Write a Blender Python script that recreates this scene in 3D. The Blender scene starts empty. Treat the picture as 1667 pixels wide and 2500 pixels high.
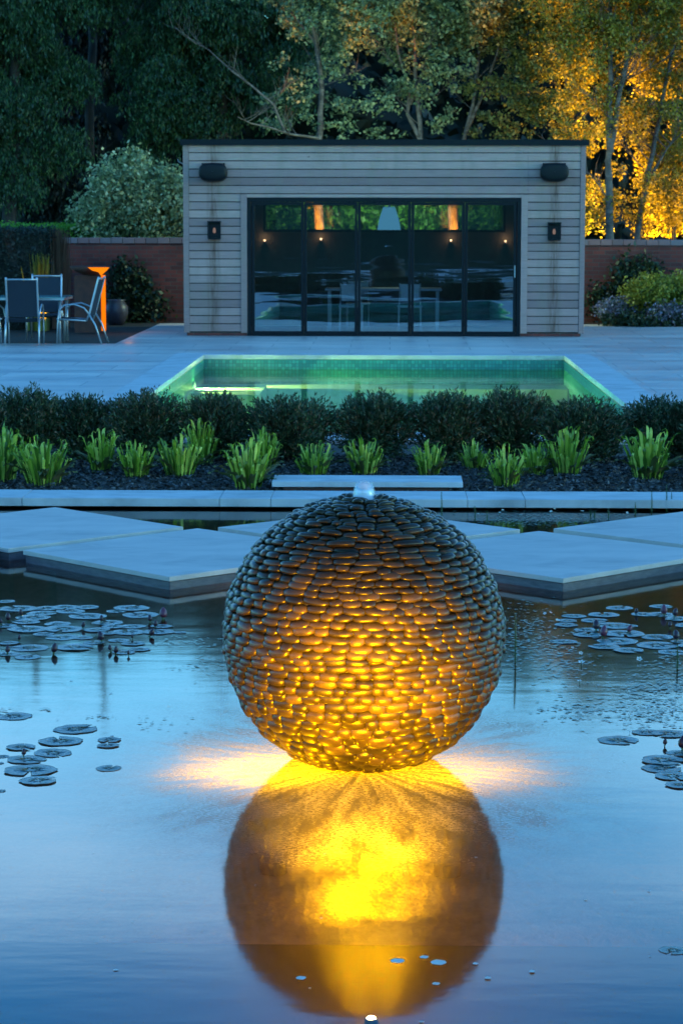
import bpy, math, random
import numpy as np
from mathutils import Matrix, Vector
random.seed(7); RNG = np.random.default_rng(11)
R_ = math.radians
sc = bpy.context.scene
col = sc.collection

# ------------------------------------------------------------------ camera
F = 5900.0; CX, CY = 833.5, 1250.0; EYE = 2.0
PITCH, YAW, ROLL = 6.9, 1.14, 0.08
CAMR = Matrix.Rotation(R_(YAW), 3, 'Z') @ Matrix.Rotation(R_(90 - PITCH), 3, 'X') @ Matrix.Rotation(R_(ROLL), 3, 'Z')
CAMP = Vector((0, 0, EYE))
cd = bpy.data.cameras.new('camera'); cam = bpy.data.objects.new('camera', cd); col.objects.link(cam)
cam.matrix_world = Matrix.Translation(CAMP) @ CAMR.to_4x4()
cd.sensor_fit = 'VERTICAL'; cd.sensor_height = 36; cd.lens = 36 * F / 2500
cd.clip_start = 0.1; cd.clip_end = 2000
cd.dof.use_dof = True; cd.dof.focus_distance = 8.7; cd.dof.aperture_fstop = 16
sc.camera = cam
KD = 1 / 0.9406

def ray(px, py): return CAMR @ Vector((px - CX, -(py - CY), -F))
def V(px, py, Y):            # point of the vertical plane at depth Y seen at photo pixel (px, py)
    r = ray(px, py); return CAMP + r * (Y / r.y)
def G(px, py, z=0.0):        # point of the level plane z seen at photo pixel
    r = ray(px, py); return CAMP + r * ((z - EYE) / r.z)
def VD(px, py, Y): return V(px * KD, py * KD, Y)
def GD(px, py, z=0.0): return G(px * KD, py * KD, z)

DECK = 0.075

# ------------------------------------------------------------------ object helpers
def tag(o, label=None, cat=None, group=None, kind=None):
    if label: o['label'] = label
    if cat: o['category'] = cat
    if group: o['group'] = group
    if kind: o['kind'] = kind
    return o
def thing(name, label, cat, loc=(0, 0, 0), group=None):
    o = bpy.data.objects.new(name, None); col.objects.link(o); o.location = loc
    o.empty_display_size = 0.2
    return tag(o, label, cat, group)
def wloc(o):
    v = Vector((0, 0, 0))
    while o: v += o.location; o = o.parent
    return v
def make(name, verts, faces, mat, parent=None, smooth=False, local=False):
    if parent is not None and not local:
        b = wloc(parent)
        if isinstance(verts, np.ndarray): verts = verts - np.array(b)
        else: verts = [(v[0] - b.x, v[1] - b.y, v[2] - b.z) for v in verts]
    me = bpy.data.meshes.new(name)
    if isinstance(verts, np.ndarray):
        n, m, k = len(verts), len(faces), faces.shape[1]
        me.vertices.add(n); me.vertices.foreach_set('co', verts.astype(np.float32).ravel())
        me.loops.add(m * k); me.loops.foreach_set('vertex_index', faces.astype(np.int32).ravel())
        me.polygons.add(m); me.polygons.foreach_set('loop_start', np.arange(0, m * k, k, dtype=np.int32))
        me.polygons.foreach_set('loop_total', np.full(m, k, dtype=np.int32))
        me.update(calc_edges=True); me.validate()
    else:
        me.from_pydata([tuple(v) for v in verts], [], faces); me.update()
    if smooth: me.polygons.foreach_set('use_smooth', [True] * len(me.polygons))
    if mat: me.materials.append(mat)
    o = bpy.data.objects.new(name, me); col.objects.link(o)
    if parent is not None: o.parent = parent
    return o
def bev(o, w=0.004, seg=2):
    m = o.modifiers.new('bevel', 'BEVEL'); m.width = w; m.segments = seg; m.limit_method = 'ANGLE'; return o
def copy_tree(o, parent=None):
    c = o.copy(); col.objects.link(c); c.parent = parent
    for ch in list(o.children): copy_tree(ch, c)
    return c

class MB:
    def __init__(s): s.v = []; s.f = []
    def box(s, x0, x1, y0, y1, z0, z1):
        n = len(s.v)
        s.v += [(x, y, z) for z in (z0, z1) for y in (y0, y1) for x in (x0, x1)]
        s.f += [tuple(n + i for i in q) for q in ((0, 2, 3, 1), (4, 5, 7, 6), (0, 1, 5, 4), (2, 6, 7, 3), (0, 4, 6, 2), (1, 3, 7, 5))]
        return s
    def prism(s, poly, z0, z1):
        n = len(s.v); k = len(poly)
        s.v += [(p[0], p[1], z0) for p in poly] + [(p[0], p[1], z1) for p in poly]
        s.f.append(tuple(n + i for i in reversed(range(k)))); s.f.append(tuple(n + k + i for i in range(k)))
        for i in range(k):
            j = (i + 1) % k; s.f.append((n + i, n + j, n + k + j, n + k + i))
        return s
    def tube(s, pts, rad, sides=6, cap=True):
        pts = [Vector(p) for p in pts]
        if not isinstance(rad, (list, tuple)): rad = [rad] * len(pts)
        n = len(s.v); up = Vector((0.03, 0.11, 1)).normalized()
        for i, p in enumerate(pts):
            d = (pts[min(i + 1, len(pts) - 1)] - pts[max(i - 1, 0)]).normalized()
            a = d.cross(up)
            if a.length < 0.05: a = d.cross(Vector((1, 0, 0)))
            a.normalize(); b = d.cross(a)
            for k in range(sides):
                t = 2 * math.pi * k / sides
                s.v.append(tuple(p + (a * math.cos(t) + b * math.sin(t)) * rad[i]))
        for i in range(len(pts) - 1):
            for k in range(sides):
                l = (k + 1) % sides
                s.f.append((n + i * sides + k, n + i * sides + l, n + (i + 1) * sides + l, n + (i + 1) * sides + k))
        if cap:
            s.f.append(tuple(n + k for k in reversed(range(sides))))
            s.f.append(tuple(n + (len(pts) - 1) * sides + k for k in range(sides)))
        return s
    def lathe(s, prof, cx, cy, seg=24, wob=None):
        n = len(s.v)
        for (r, z) in prof:
            for k in range(seg):
                t = 2 * math.pi * k / seg
                s.v.append((cx + r * math.cos(t), cy + r * math.sin(t), z))
        for i in range(len(prof) - 1):
            for k in range(seg):
                l = (k + 1) % seg
                s.f.append((n + i * seg + k, n + i * seg + l, n + (i + 1) * seg + l, n + (i + 1) * seg + k))
        return s
    def quad(s, *p):
        n = len(s.v); s.v += [tuple(q) for q in p]; s.f.append(tuple(range(n, n + len(p)))); return s
    def build(s, name, mat, parent=None, smooth=False, local=False): return make(name, s.v, s.f, mat, parent, smooth, local)

# ------------------------------------------------------------------ materials
def newmat(name):
    m = bpy.data.materials.new(name); m.use_nodes = True; nt = m.node_tree
    for n in list(nt.nodes): nt.nodes.remove(n)
    out = nt.nodes.new('ShaderNodeOutputMaterial')
    return m, nt, out
def N(nt, t, **kw):
    n = nt.nodes.new(t)
    for k, v in kw.items():
        if k.startswith('_'): setattr(n, k[1:], v)
        else: n.inputs[k.replace('__', ' ')].default_value = v
    return n
def ramp(nt, fac, stops):
    r = nt.nodes.new('ShaderNodeValToRGB'); e = r.color_ramp.elements
    while len(e) < len(stops): e.new(0.5)
    for i, (p, c) in enumerate(stops):
        e[i].position = p; e[i].color = (c[0], c[1], c[2], 1) if not isinstance(c, (int, float)) else (c, c, c, 1)
    nt.links.new(fac, r.inputs[0]); return r.outputs[0]
def noise(nt, scale, detail=4, rough=0.55, stretch=(1, 1, 1), coord='Object', dist=0.0):
    tc = nt.nodes.new('ShaderNodeTexCoord'); mp = nt.nodes.new('ShaderNodeMapping')
    mp.inputs['Scale'].default_value = stretch
    nt.links.new(tc.outputs[coord], mp.inputs[0])
    n = nt.nodes.new('ShaderNodeTexNoise'); n.inputs['Scale'].default_value = scale
    n.inputs['Detail'].default_value = detail; n.inputs['Roughness'].default_value = rough; n.inputs['Distortion'].default_value = dist
    nt.links.new(mp.outputs[0], n.inputs['Vector']); return n.outputs['Fac']
def mix(nt, fac, a, b, mode='MIX'):
    m = nt.nodes.new('ShaderNodeMixRGB'); m.blend_type = mode
    for i, x in enumerate((fac, a, b)):
        if isinstance(x, (int, float)): m.inputs[i].default_value = x if i == 0 else (x, x, x, 1)
        elif isinstance(x, tuple): m.inputs[i].default_value = (x[0], x[1], x[2], 1)
        else: nt.links.new(x, m.inputs[i])
    return m.outputs[0]
def math_(nt, op, a, b=None, c=None, clamp=False):
    m = nt.nodes.new('ShaderNodeMath'); m.operation = op; m.use_clamp = clamp
    for i, x in enumerate((a, b, c)):
        if x is None: continue
        if isinstance(x, (int, float)): m.inputs[i].default_value = x
        else: nt.links.new(x, m.inputs[i])
    return m.outputs[0]
def bump(nt, h, strength, dist=0.01):
    b = nt.nodes.new('ShaderNodeBump'); b.inputs['Strength'].default_value = strength; b.inputs['Distance'].default_value = dist
    nt.links.new(h, b.inputs['Height']); return b.outputs[0]
def simple(name, c1, c2=None, rough=0.6, scale=8, metallic=0.0, bumpk=0.2, bd=0.004, stretch=(1, 1, 1), spec=0.5, coat=0, detail=5):
    m, nt, out = newmat(name); b = nt.nodes.new('ShaderNodeBsdfPrincipled')
    nz = noise(nt, scale, detail, 0.6, stretch)
    c2 = c2 or tuple(x * 0.75 for x in c1)
    nt.links.new(ramp(nt, nz, [(0.3, c2), (0.7, c1)]), b.inputs['Base Color'])
    b.inputs['Roughness'].default_value = rough; b.inputs['Metallic'].default_value = metallic
    b.inputs['Specular IOR Level'].default_value = spec; b.inputs['Coat Weight'].default_value = coat
    if bumpk: nt.links.new(bump(nt, noise(nt, scale * 4, 4, 0.6, stretch), bumpk, bd), b.inputs['Normal'])
    nt.links.new(b.outputs[0], out.inputs[0]); return m
def leafmat(name, stops, trans=0.35, rough=0.5, gloss=0.04, clump=1.3):
    m, nt, out = newmat(name)
    g = nt.nodes.new('ShaderNodeNewGeometry')
    c = ramp(nt, g.outputs['Random Per Island'], stops)
    nz = noise(nt, clump, 2, 0.5)
    c = mix(nt, 1.0, c, ramp(nt, nz, [(0.3, (0.75, 0.8, 0.75)), (0.7, (1.2, 1.15, 1.1))]), 'MULTIPLY')
    d = N(nt, 'ShaderNodeBsdfDiffuse'); t = N(nt, 'ShaderNodeBsdfTranslucent'); gl = N(nt, 'ShaderNodeBsdfGlossy', Roughness=rough)
    nt.links.new(c, d.inputs[0]); nt.links.new(c, t.inputs[0])
    a = N(nt, 'ShaderNodeMixShader', Fac=trans); nt.links.new(d.outputs[0], a.inputs[1]); nt.links.new(t.outputs[0], a.inputs[2])
    e = N(nt, 'ShaderNodeMixShader', Fac=gloss); nt.links.new(a.outputs[0], e.inputs[1]); nt.links.new(gl.outputs[0], e.inputs[2])
    nt.links.new(e.outputs[0], out.inputs[0]); return m
def emit(name, c, s):
    m, nt, out = newmat(name); e = N(nt, 'ShaderNodeEmission', Color=(*c, 1), Strength=s); nt.links.new(e.outputs[0], out.inputs[0]); return m

AMBER = (1.0, 0.44, 0.025)
GOLD = (1.0, 0.44, 0.0)
M = {}
M['metal_dark'] = simple('anthracite metal', (0.003, 0.005, 0.009), rough=0.45, scale=3, bumpk=0, spec=.2)
M['black_plastic'] = simple('black plastic', (0.004, 0.005, 0.007), rough=0.5, scale=20, bumpk=0.1, spec=.25)
M['alu'] = simple('brushed aluminium', (0.45, 0.47, 0.5), (0.38, 0.4, 0.42), rough=0.35, metallic=0.7, bumpk=0)
M['textile'] = simple('woven navy textile', (0.010, 0.020, 0.035), (0.007, 0.014, 0.026), rough=0.8, scale=60, bumpk=0.4, bd=0.002)
M['stone'] = simple('sawn sandstone', (0.54, 0.45, 0.40), (0.42, 0.36, 0.33), rough=0.6, scale=2.2, bumpk=0.25, bd=0.003, stretch=(1, 2.2, 1), detail=8)
M['stone_edge'] = simple('kerb sandstone', (0.55, 0.54, 0.53), (0.42, 0.42, 0.42), rough=0.7, scale=3, bumpk=0.3, bd=0.003, stretch=(1, 2, 1), detail=8)
def stain(m, c, scale, lo, hi, k):
    nt = m.node_tree; b = [n for n in nt.nodes if n.type == 'BSDF_PRINCIPLED'][0]; src = b.inputs['Base Color'].links[0].from_socket
    f = ramp(nt, noise(nt, scale, 7, .65, (1, 1.6, 1), dist=.6), [(lo, 0.0), (hi, k)])
    nt.links.new(mix(nt, f, src, c), b.inputs['Base Color'])
stain(M['stone'], (.16, .15, .15), 1.3, .50, .72, .55); stain(M['stone'], (.06, .06, .055), 26, .68, .74, .7)
stain(M['stone_edge'], (.22, .21, .20), 2.0, .48, .7, .6)
M['plinth'] = simple('dark engineering brick', (0.12, 0.10, 0.11), (0.06, 0.05, 0.06), rough=0.55, scale=12, bumpk=0.5, stretch=(1, 1, 4))
M['interior'] = simple('interior plaster', (0.10, 0.085, 0.075), (0.08, 0.07, 0.06), rough=0.8, bumpk=0.05)
M['interior_floor'] = simple('interior floor', (0.10, 0.10, 0.11), rough=0.3, bumpk=0.05)
M['white'] = simple('white lacquer', (0.34, 0.36, 0.38), (0.3, 0.32, 0.34), rough=0.4, bumpk=0)
M['corten'] = simple('rusted steel', (0.12, 0.035, 0.02), (0.05, 0.018, 0.014), rough=0.75, scale=9, bumpk=0.5)
M['soil'] = simple('soil', (0.035, 0.03, 0.024), (0.012, 0.014, 0.008), rough=0.9, scale=5, bumpk=0.8, bd=0.03)
M['grass'] = simple('rough grass', (0.03, 0.045, 0.02), (0.015, 0.02, 0.01), rough=0.9, scale=4, bumpk=0.8, bd=0.03)
M['roof'] = simple('roof membrane', (0.008, 0.010, 0.014), rough=0.6, scale=4, bumpk=0.1, spec=.2)
M['bark'] = simple('dark bark', (0.05, 0.04, 0.035), (0.02, 0.018, 0.016), rough=0.9, scale=10, bumpk=0.8, stretch=(1, 1, 0.3))
M['pond_floor'] = simple('silty pond floor', (0.24, 0.17, 0.10), (0.05, 0.034, 0.02), rough=0.9, scale=4.0, bumpk=0.6, bd=0.02, stretch=(1.3, 0.8, 1), detail=10)
M['pond_deep'] = simple('deep pond liner', (0.02, 0.022, 0.02), (0.01, 0.012, 0.01), rough=0.9, scale=4, bumpk=0.3)
M['clay'] = simple('glazed clay pot', (0.08, 0.07, 0.1), (0.05, 0.045, 0.06), rough=0.4, bumpk=0.1)

def m_birch():
    m, nt, out = newmat('birch bark'); b = nt.nodes.new('ShaderNodeBsdfPrincipled'); b.inputs['Roughness'].default_value = 0.75
    n1 = noise(nt, 5, 6, 0.7, (1, 1, 2.2)); n2 = noise(nt, 1.4, 3, 0.5)
    c = ramp(nt, n1, [(0.45, (0.025, 0.022, 0.02)), (0.64, (0.15, 0.14, 0.135))])
    c = mix(nt, ramp(nt, n2, [(0.4, 0.0), (0.62, 0.8)]), c, (0.12, 0.10, 0.085))
    nt.links.new(c, b.inputs['Base Color']); nt.links.new(bump(nt, n1, 0.5, 0.02), b.inputs['Normal'])
    nt.links.new(b.outputs[0], out.inputs[0]); return m
M['birch'] = m_birch()

def m_deck():
    m, nt, out = newmat('limestone paving'); b = nt.nodes.new('ShaderNodeBsdfPrincipled')
    tc = nt.nodes.new('ShaderNodeTexCoord')
    br = nt.nodes.new('ShaderNodeTexBrick'); nt.links.new(tc.outputs['Object'], br.inputs['Vector'])
    for k, v in (('Scale', 1.0), ('Mortar Size', 0.006), ('Mortar Smooth', 0.2), ('Brick Width', 1.2), ('Row Height', 0.8), ('Bias', 0.0)): br.inputs[k].default_value = v
    br.inputs['Color1'].default_value = (0.50, 0.44, 0.41, 1); br.inputs['Color2'].default_value = (0.62, 0.54, 0.49, 1); br.inputs['Mortar'].default_value = (0.20, 0.19, 0.19, 1)
    st = noise(nt, 0.9, 6, 0.6, (0.35, 1.6, 1))
    c = mix(nt, 1.0, br.outputs[0], ramp(nt, st, [(0.32, (0.72, 0.72, 0.76)), (0.62, (1.1, 1.08, 1.04))]), 'MULTIPLY')
    nt.links.new(c, b.inputs['Base Color'])
    nt.links.new(ramp(nt, st, [(0.35, 0.32), (0.65, 0.62)]), b.inputs['Roughness'])
    nt.links.new(bump(nt, noise(nt, 5, 5, 0.6), 0.15, 0.01), b.inputs['Normal'])
    nt.links.new(b.outputs[0], out.inputs[0]); return m
M['deck'] = m_deck(); stain(M['deck'], (.20, .20, .22), .8, .50, .70, .5)

def m_tile():
    m, nt, out = newmat('pool mosaic'); b = nt.nodes.new('ShaderNodeBsdfPrincipled'); b.inputs['Roughness'].default_value = 0.35
    g = nt.nodes.new('ShaderNodeNewGeometry'); sp = nt.nodes.new('ShaderNodeSeparateXYZ'); nt.links.new(g.outputs['Position'], sp.inputs[0])
    def line(o):
        f = math_(nt, 'FRACT', math_(nt, 'MULTIPLY', o, 1 / 0.05)); return math_(nt, 'LESS_THAN', f, 0.14)
    # a joint shows on an axis only where that axis lies in the surface
    nsp = nt.nodes.new('ShaderNodeSeparateXYZ'); nt.links.new(g.outputs['Normal'], nsp.inputs[0])
    lines = None
    for i in range(3):
        flat = math_(nt, 'LESS_THAN', math_(nt, 'ABSOLUTE', nsp.outputs[i]), 0.5)
        l = math_(nt, 'MULTIPLY', line(sp.outputs[i]), flat)
        lines = l if lines is None else math_(nt, 'MAXIMUM', lines, l)
    wn = nt.nodes.new('ShaderNodeTexWhiteNoise')
    sn = nt.nodes.new('ShaderNodeVectorMath'); sn.operation = 'SNAP'; nt.links.new(g.outputs['Position'], sn.inputs[0]); sn.inputs[1].default_value = (0.05, 0.05, 0.05)
    nt.links.new(sn.outputs[0], wn.inputs[0])
    c = ramp(nt, wn.outputs['Value'], [(0, (0.02, 0.16, 0.16)), (0.5, (0.03, 0.21, 0.20)), (1, (0.05, 0.27, 0.25))])
    c = mix(nt, lines, c, (0.04, 0.12, 0.11))
    nt.links.new(c, b.inputs['Base Color']); nt.links.new(b.outputs[0], out.inputs[0]); return m
M['tile'] = m_tile()

def m_wood():
    m, nt, out = newmat('weathered larch boards'); b = nt.nodes.new('ShaderNodeBsdfPrincipled'); b.inputs['Roughness'].default_value = 0.7
    g = nt.nodes.new('ShaderNodeNewGeometry')
    base = ramp(nt, g.outputs['Random Per Island'], [(0, (0.27, 0.155, 0.145)), (0.5, (0.39, 0.23, 0.21)), (1, (0.50, 0.305, 0.26))])
    gr = noise(nt, 14, 6, 0.65, (0.25, 1, 6)); st = noise(nt, 1.6, 4, 0.6, (2.0, 1, 0.5)); kn = noise(nt, 6, 2, 0.5)
    c = mix(nt, 1, base, ramp(nt, gr, [(0.3, (0.78, 0.76, 0.75)), (0.7, (1.12, 1.12, 1.12))]), 'MULTIPLY')
    c = mix(nt, ramp(nt, st, [(0.5, 0.0), (0.75, 0.6)]), c, (0.26, 0.19, 0.14))
    c = mix(nt, ramp(nt, kn, [(0.74, 0.0), (0.78, 0.8)]), c, (0.09, 0.06, 0.045))
    # rust runs below the lamps and speakers
    sp = nt.nodes.new('ShaderNodeSeparateXYZ'); nt.links.new(g.outputs['Position'], sp.inputs[0])
    rn = noise(nt, 9, 4, 0.6, (3, 1, 0.35), 'Object')
    for cx in RUST:
        d = math_(nt, 'ABSOLUTE', math_(nt, 'SUBTRACT', sp.outputs[0], cx))
        f = math_(nt, 'MULTIPLY', math_(nt, 'SUBTRACT', 1.0, math_(nt, 'MULTIPLY', d, 7.5), clamp=True), ramp(nt, rn, [(0.35, 0.15), (0.65, 0.95)]))
        c = mix(nt, f, c, (0.13, 0.055, 0.03))
    nt.links.new(c, b.inputs['Base Color']); nt.links.new(bump(nt, gr, 0.3, 0.004), b.inputs['Normal'])
    nt.links.new(b.outputs[0], out.inputs[0]); return m

def m_brick():
    m, nt, out = newmat('old red brick'); b = nt.nodes.new('ShaderNodeBsdfPrincipled'); b.inputs['Roughness'].default_value = 0.85
    tc = nt.nodes.new('ShaderNodeTexCoord'); mp = nt.nodes.new('ShaderNodeMapping'); mp.inputs['Rotation'].default_value = (R_(90), 0, 0)
    nt.links.new(tc.outputs['Object'], mp.inputs[0])
    br = nt.nodes.new('ShaderNodeTexBrick'); nt.links.new(mp.outputs[0], br.inputs['Vector'])
    for k, v in (('Scale', 1.0), ('Mortar Size', 0.006), ('Brick Width', 0.225), ('Row Height', 0.075), ('Bias', 0.0)): br.inputs[k].default_value = v
    br.inputs['Color1'].default_value = (0.21, 0.045, 0.035, 1); br.inputs['Color2'].default_value = (0.10, 0.03, 0.028, 1); br.inputs['Mortar'].default_value = (0.09, 0.07, 0.065, 1)
    c = mix(nt, 1, br.outputs[0], ramp(nt, noise(nt, 1.5, 5), [(0.3, (0.6, 0.6, 0.65)), (0.7, (1.15, 1.1, 1.05))]), 'MULTIPLY')
    nt.links.new(c, b.inputs['Base Color']); nt.links.new(bump(nt, br.outputs['Fac'], -0.5, 0.008), b.inputs['Normal'])
    nt.links.new(b.outputs[0], out.inputs[0]); return m
M['brick'] = m_brick()
def m_coping():
    m, nt, out = newmat('brick coping'); b = nt.nodes.new('ShaderNodeBsdfPrincipled'); b.inputs['Roughness'].default_value = 0.8
    g = nt.nodes.new('ShaderNodeNewGeometry')
    c = ramp(nt, g.outputs['Random Per Island'], [(0, (0.14, 0.10, 0.11)), (0.5, (0.24, 0.13, 0.13)), (1, (0.17, 0.15, 0.17))])
    nt.links.new(c, b.inputs['Base Color']); nt.links.new(b.outputs[0], out.inputs[0]); return m
M['coping'] = m_coping()

SPH_R = 0.52
SC = Vector((-0.093, 8.86, 0.47))   # centre of the pebble sphere

def m_pebble():
    m, nt, out = newmat('wet slate pebbles'); b = nt.nodes.new('ShaderNodeBsdfPrincipled')
    g = nt.nodes.new('ShaderNodeNewGeometry')
    c = ramp(nt, g.outputs['Random Per Island'], [(0, (0.010, 0.007, 0.003)), (0.6, (0.020, 0.013, 0.005)), (1, (0.042, 0.026, 0.010))])
    nz = noise(nt, 22, 6, 0.65, (1, 1, 2))
    c = mix(nt, 1, c, ramp(nt, nz, [(0.3, (0.6, 0.6, 0.62)), (0.7, (1.2, 1.15, 1.1))]), 'MULTIPLY')
    nt.links.new(c, b.inputs['Base Color'])
    nt.links.new(ramp(nt, nz, [(0.3, 0.32), (0.7, 0.50)]), b.inputs['Roughness'])
    b.inputs['IOR'].default_value = 1.42
    b.inputs['Specular Tint'].default_value = (1, .84, .58, 1)
    b.inputs['Coat Weight'].default_value = 0.24; b.inputs['Coat Roughness'].default_value = 0.15; b.inputs['Coat IOR'].default_value = 1.4
    nt.links.new(bump(nt, noise(nt, 45, 3, 0.6), 0.25, 0.004), b.inputs['Normal'])
    nt.links.new(b.outputs[0], out.inputs[0]); return m
M['pebble'] = m_pebble()

def m_water(name, tint, ior, rough, ripple, foam=False):
    m, nt, out = newmat(name)
    g = nt.nodes.new('ShaderNodeNewGeometry')
    tr = N(nt, 'ShaderNodeBsdfTransparent', Color=(*tint, 1)); gl = N(nt, 'ShaderNodeBsdfGlossy', Roughness=rough)
    h = noise(nt, 3.5, 3, 0.5, (0.6, 1.6, 1))
    bp = N(nt, 'ShaderNodeBump', Distance=0.02, Strength=ripple)
    if foam:
        sub = nt.nodes.new('ShaderNodeVectorMath'); sub.operation = 'SUBTRACT'; nt.links.new(g.outputs['Position'], sub.inputs[0]); sub.inputs[1].default_value = (SC.x, SC.y - .12, 0)
        sq_ = nt.nodes.new('ShaderNodeVectorMath'); sq_.operation = 'MULTIPLY'; nt.links.new(sub.outputs[0], sq_.inputs[0]); sq_.inputs[1].default_value = (1.38, .72, 1)  # foam outline stretched to follow the shape of the glow
        ln = nt.nodes.new('ShaderNodeVectorMath'); ln.operation = 'LENGTH'; nt.links.new(sq_.outputs[0], ln.inputs[0]); r = ln.outputs['Value']
        spx = nt.nodes.new('ShaderNodeSeparateXYZ'); nt.links.new(sub.outputs[0], spx.inputs[0])
        near = ramp(nt, math_(nt, 'DIVIDE', r, 3.0), [(0.08, 1.0), (0.38, 0.25), (0.8, 0.05)])
        fine = noise(nt, 38, 4, 0.7, (1, 1, 1))
        hh = math_(nt, 'ADD', h, math_(nt, 'MULTIPLY', fine, math_(nt, 'MULTIPLY', near, 0.5)))
        nt.links.new(hh, bp.inputs['Height'])
    else: nt.links.new(h, bp.inputs['Height'])
    fr = N(nt, 'ShaderNodeFresnel', IOR=ior)
    nt.links.new(bp.outputs[0], gl.inputs['Normal'])
    mx = N(nt, 'ShaderNodeMixShader'); nt.links.new(fr.outputs[0], mx.inputs[0]); nt.links.new(tr.outputs[0], mx.inputs[1]); nt.links.new(gl.outputs[0], mx.inputs[2])
    res = mx.outputs[0]
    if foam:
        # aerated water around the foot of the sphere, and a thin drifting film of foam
        ft = N(nt, 'ShaderNodeBsdfTranslucent', Color=(0.95, 0.80, 0.55, 1)); fd = N(nt, 'ShaderNodeBsdfDiffuse', Color=(0.6, 0.6, 0.6, 1))  # white foam tinted yellow so the lamp glow stays gold
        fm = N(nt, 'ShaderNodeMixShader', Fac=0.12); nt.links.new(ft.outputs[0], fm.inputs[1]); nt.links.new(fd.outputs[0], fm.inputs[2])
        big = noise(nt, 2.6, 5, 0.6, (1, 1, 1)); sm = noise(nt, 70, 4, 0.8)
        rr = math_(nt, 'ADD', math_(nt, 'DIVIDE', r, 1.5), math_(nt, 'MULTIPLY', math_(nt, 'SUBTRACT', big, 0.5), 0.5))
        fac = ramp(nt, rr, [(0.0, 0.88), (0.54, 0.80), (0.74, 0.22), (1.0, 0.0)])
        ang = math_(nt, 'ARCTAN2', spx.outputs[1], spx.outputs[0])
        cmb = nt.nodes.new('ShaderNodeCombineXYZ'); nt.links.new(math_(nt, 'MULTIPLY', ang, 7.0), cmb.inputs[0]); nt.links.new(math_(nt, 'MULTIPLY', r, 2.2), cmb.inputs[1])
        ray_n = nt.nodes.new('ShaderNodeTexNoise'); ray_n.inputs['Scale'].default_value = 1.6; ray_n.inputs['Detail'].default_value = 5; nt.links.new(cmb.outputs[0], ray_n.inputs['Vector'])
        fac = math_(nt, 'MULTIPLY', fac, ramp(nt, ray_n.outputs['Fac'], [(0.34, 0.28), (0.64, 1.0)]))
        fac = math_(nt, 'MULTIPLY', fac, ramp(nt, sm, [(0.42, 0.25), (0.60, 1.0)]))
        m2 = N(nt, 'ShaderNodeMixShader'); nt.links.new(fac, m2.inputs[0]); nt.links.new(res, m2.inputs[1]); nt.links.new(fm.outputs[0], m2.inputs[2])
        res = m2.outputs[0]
    nt.links.new(res, out.inputs[0]); return m
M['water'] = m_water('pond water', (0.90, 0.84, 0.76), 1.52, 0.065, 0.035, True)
M['pool_water'] = m_water('pool water', (0.36, 0.95, 0.74), 1.07, 0.05, 0.12)

def m_glass():
    m, nt, out = newmat('door glass')
    tr = N(nt, 'ShaderNodeBsdfTransparent', Color=(0.75, 0.8, 0.85, 1)); gl = N(nt, 'ShaderNodeBsdfGlossy', Roughness=0.01, Color=(0.9, 0.95, 1, 1))
    nt.links.new(bump(nt, noise(nt, 1.1, 2, 0.4, (0.5, 1, 4.0), 'Object'), 0.055, 0.03), gl.inputs['Normal'])
    mx = N(nt, 'ShaderNodeMixShader', Fac=0.30); nt.links.new(tr.outputs[0], mx.inputs[1]); nt.links.new(gl.outputs[0], mx.inputs[2])
    nt.links.new(mx.outputs[0], out.inputs[0]); return m
M['glass'] = m_glass()
def m_tglass():
    m, nt, out = newmat('table glass')
    b = N(nt, 'ShaderNodeBsdfPrincipled', Roughness=0.1, Alpha=0.85); b.inputs['Base Color'].default_value = (0.16, 0.36, 0.36, 1)
    nt.links.new(b.outputs[0], out.inputs[0]); return m
M['table_glass'] = m_tglass()
def m_jet():
    m, nt, out = newmat('moving white water')
    tr = N(nt, 'ShaderNodeBsdfTransparent'); d = N(nt, 'ShaderNodeBsdfDiffuse', Color=(0.8, 0.85, 0.9, 1)); gl = N(nt, 'ShaderNodeBsdfGlossy', Roughness=0.2)
    a = N(nt, 'ShaderNodeMixShader', Fac=0.25); nt.links.new(d.outputs[0], a.inputs[1]); nt.links.new(gl.outputs[0], a.inputs[2])
    lw = N(nt, 'ShaderNodeLayerWeight', Blend=0.45)
    f = ramp(nt, lw.outputs['Facing'], [(0.1, 0.62), (0.9, 0.0)])
    mx = N(nt, 'ShaderNodeMixShader'); nt.links.new(f, mx.inputs[0]); nt.links.new(tr.outputs[0], mx.inputs[1]); nt.links.new(a.outputs[0], mx.inputs[2])
    nt.links.new(mx.outputs[0], out.inputs[0]); return m
M['jet'] = m_jet()
def m_thread():
    m, nt, out = newmat('thin falling water')
    a = N(nt, 'ShaderNodeMixShader', Fac=.16); t = N(nt, 'ShaderNodeBsdfTransparent'); d = N(nt, 'ShaderNodeBsdfTranslucent', Color=(.6, .6, .6, 1))
    nt.links.new(t.outputs[0], a.inputs[1]); nt.links.new(d.outputs[0], a.inputs[2]); nt.links.new(a.outputs[0], out.inputs[0]); return m
M['thread'] = m_thread()

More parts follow.
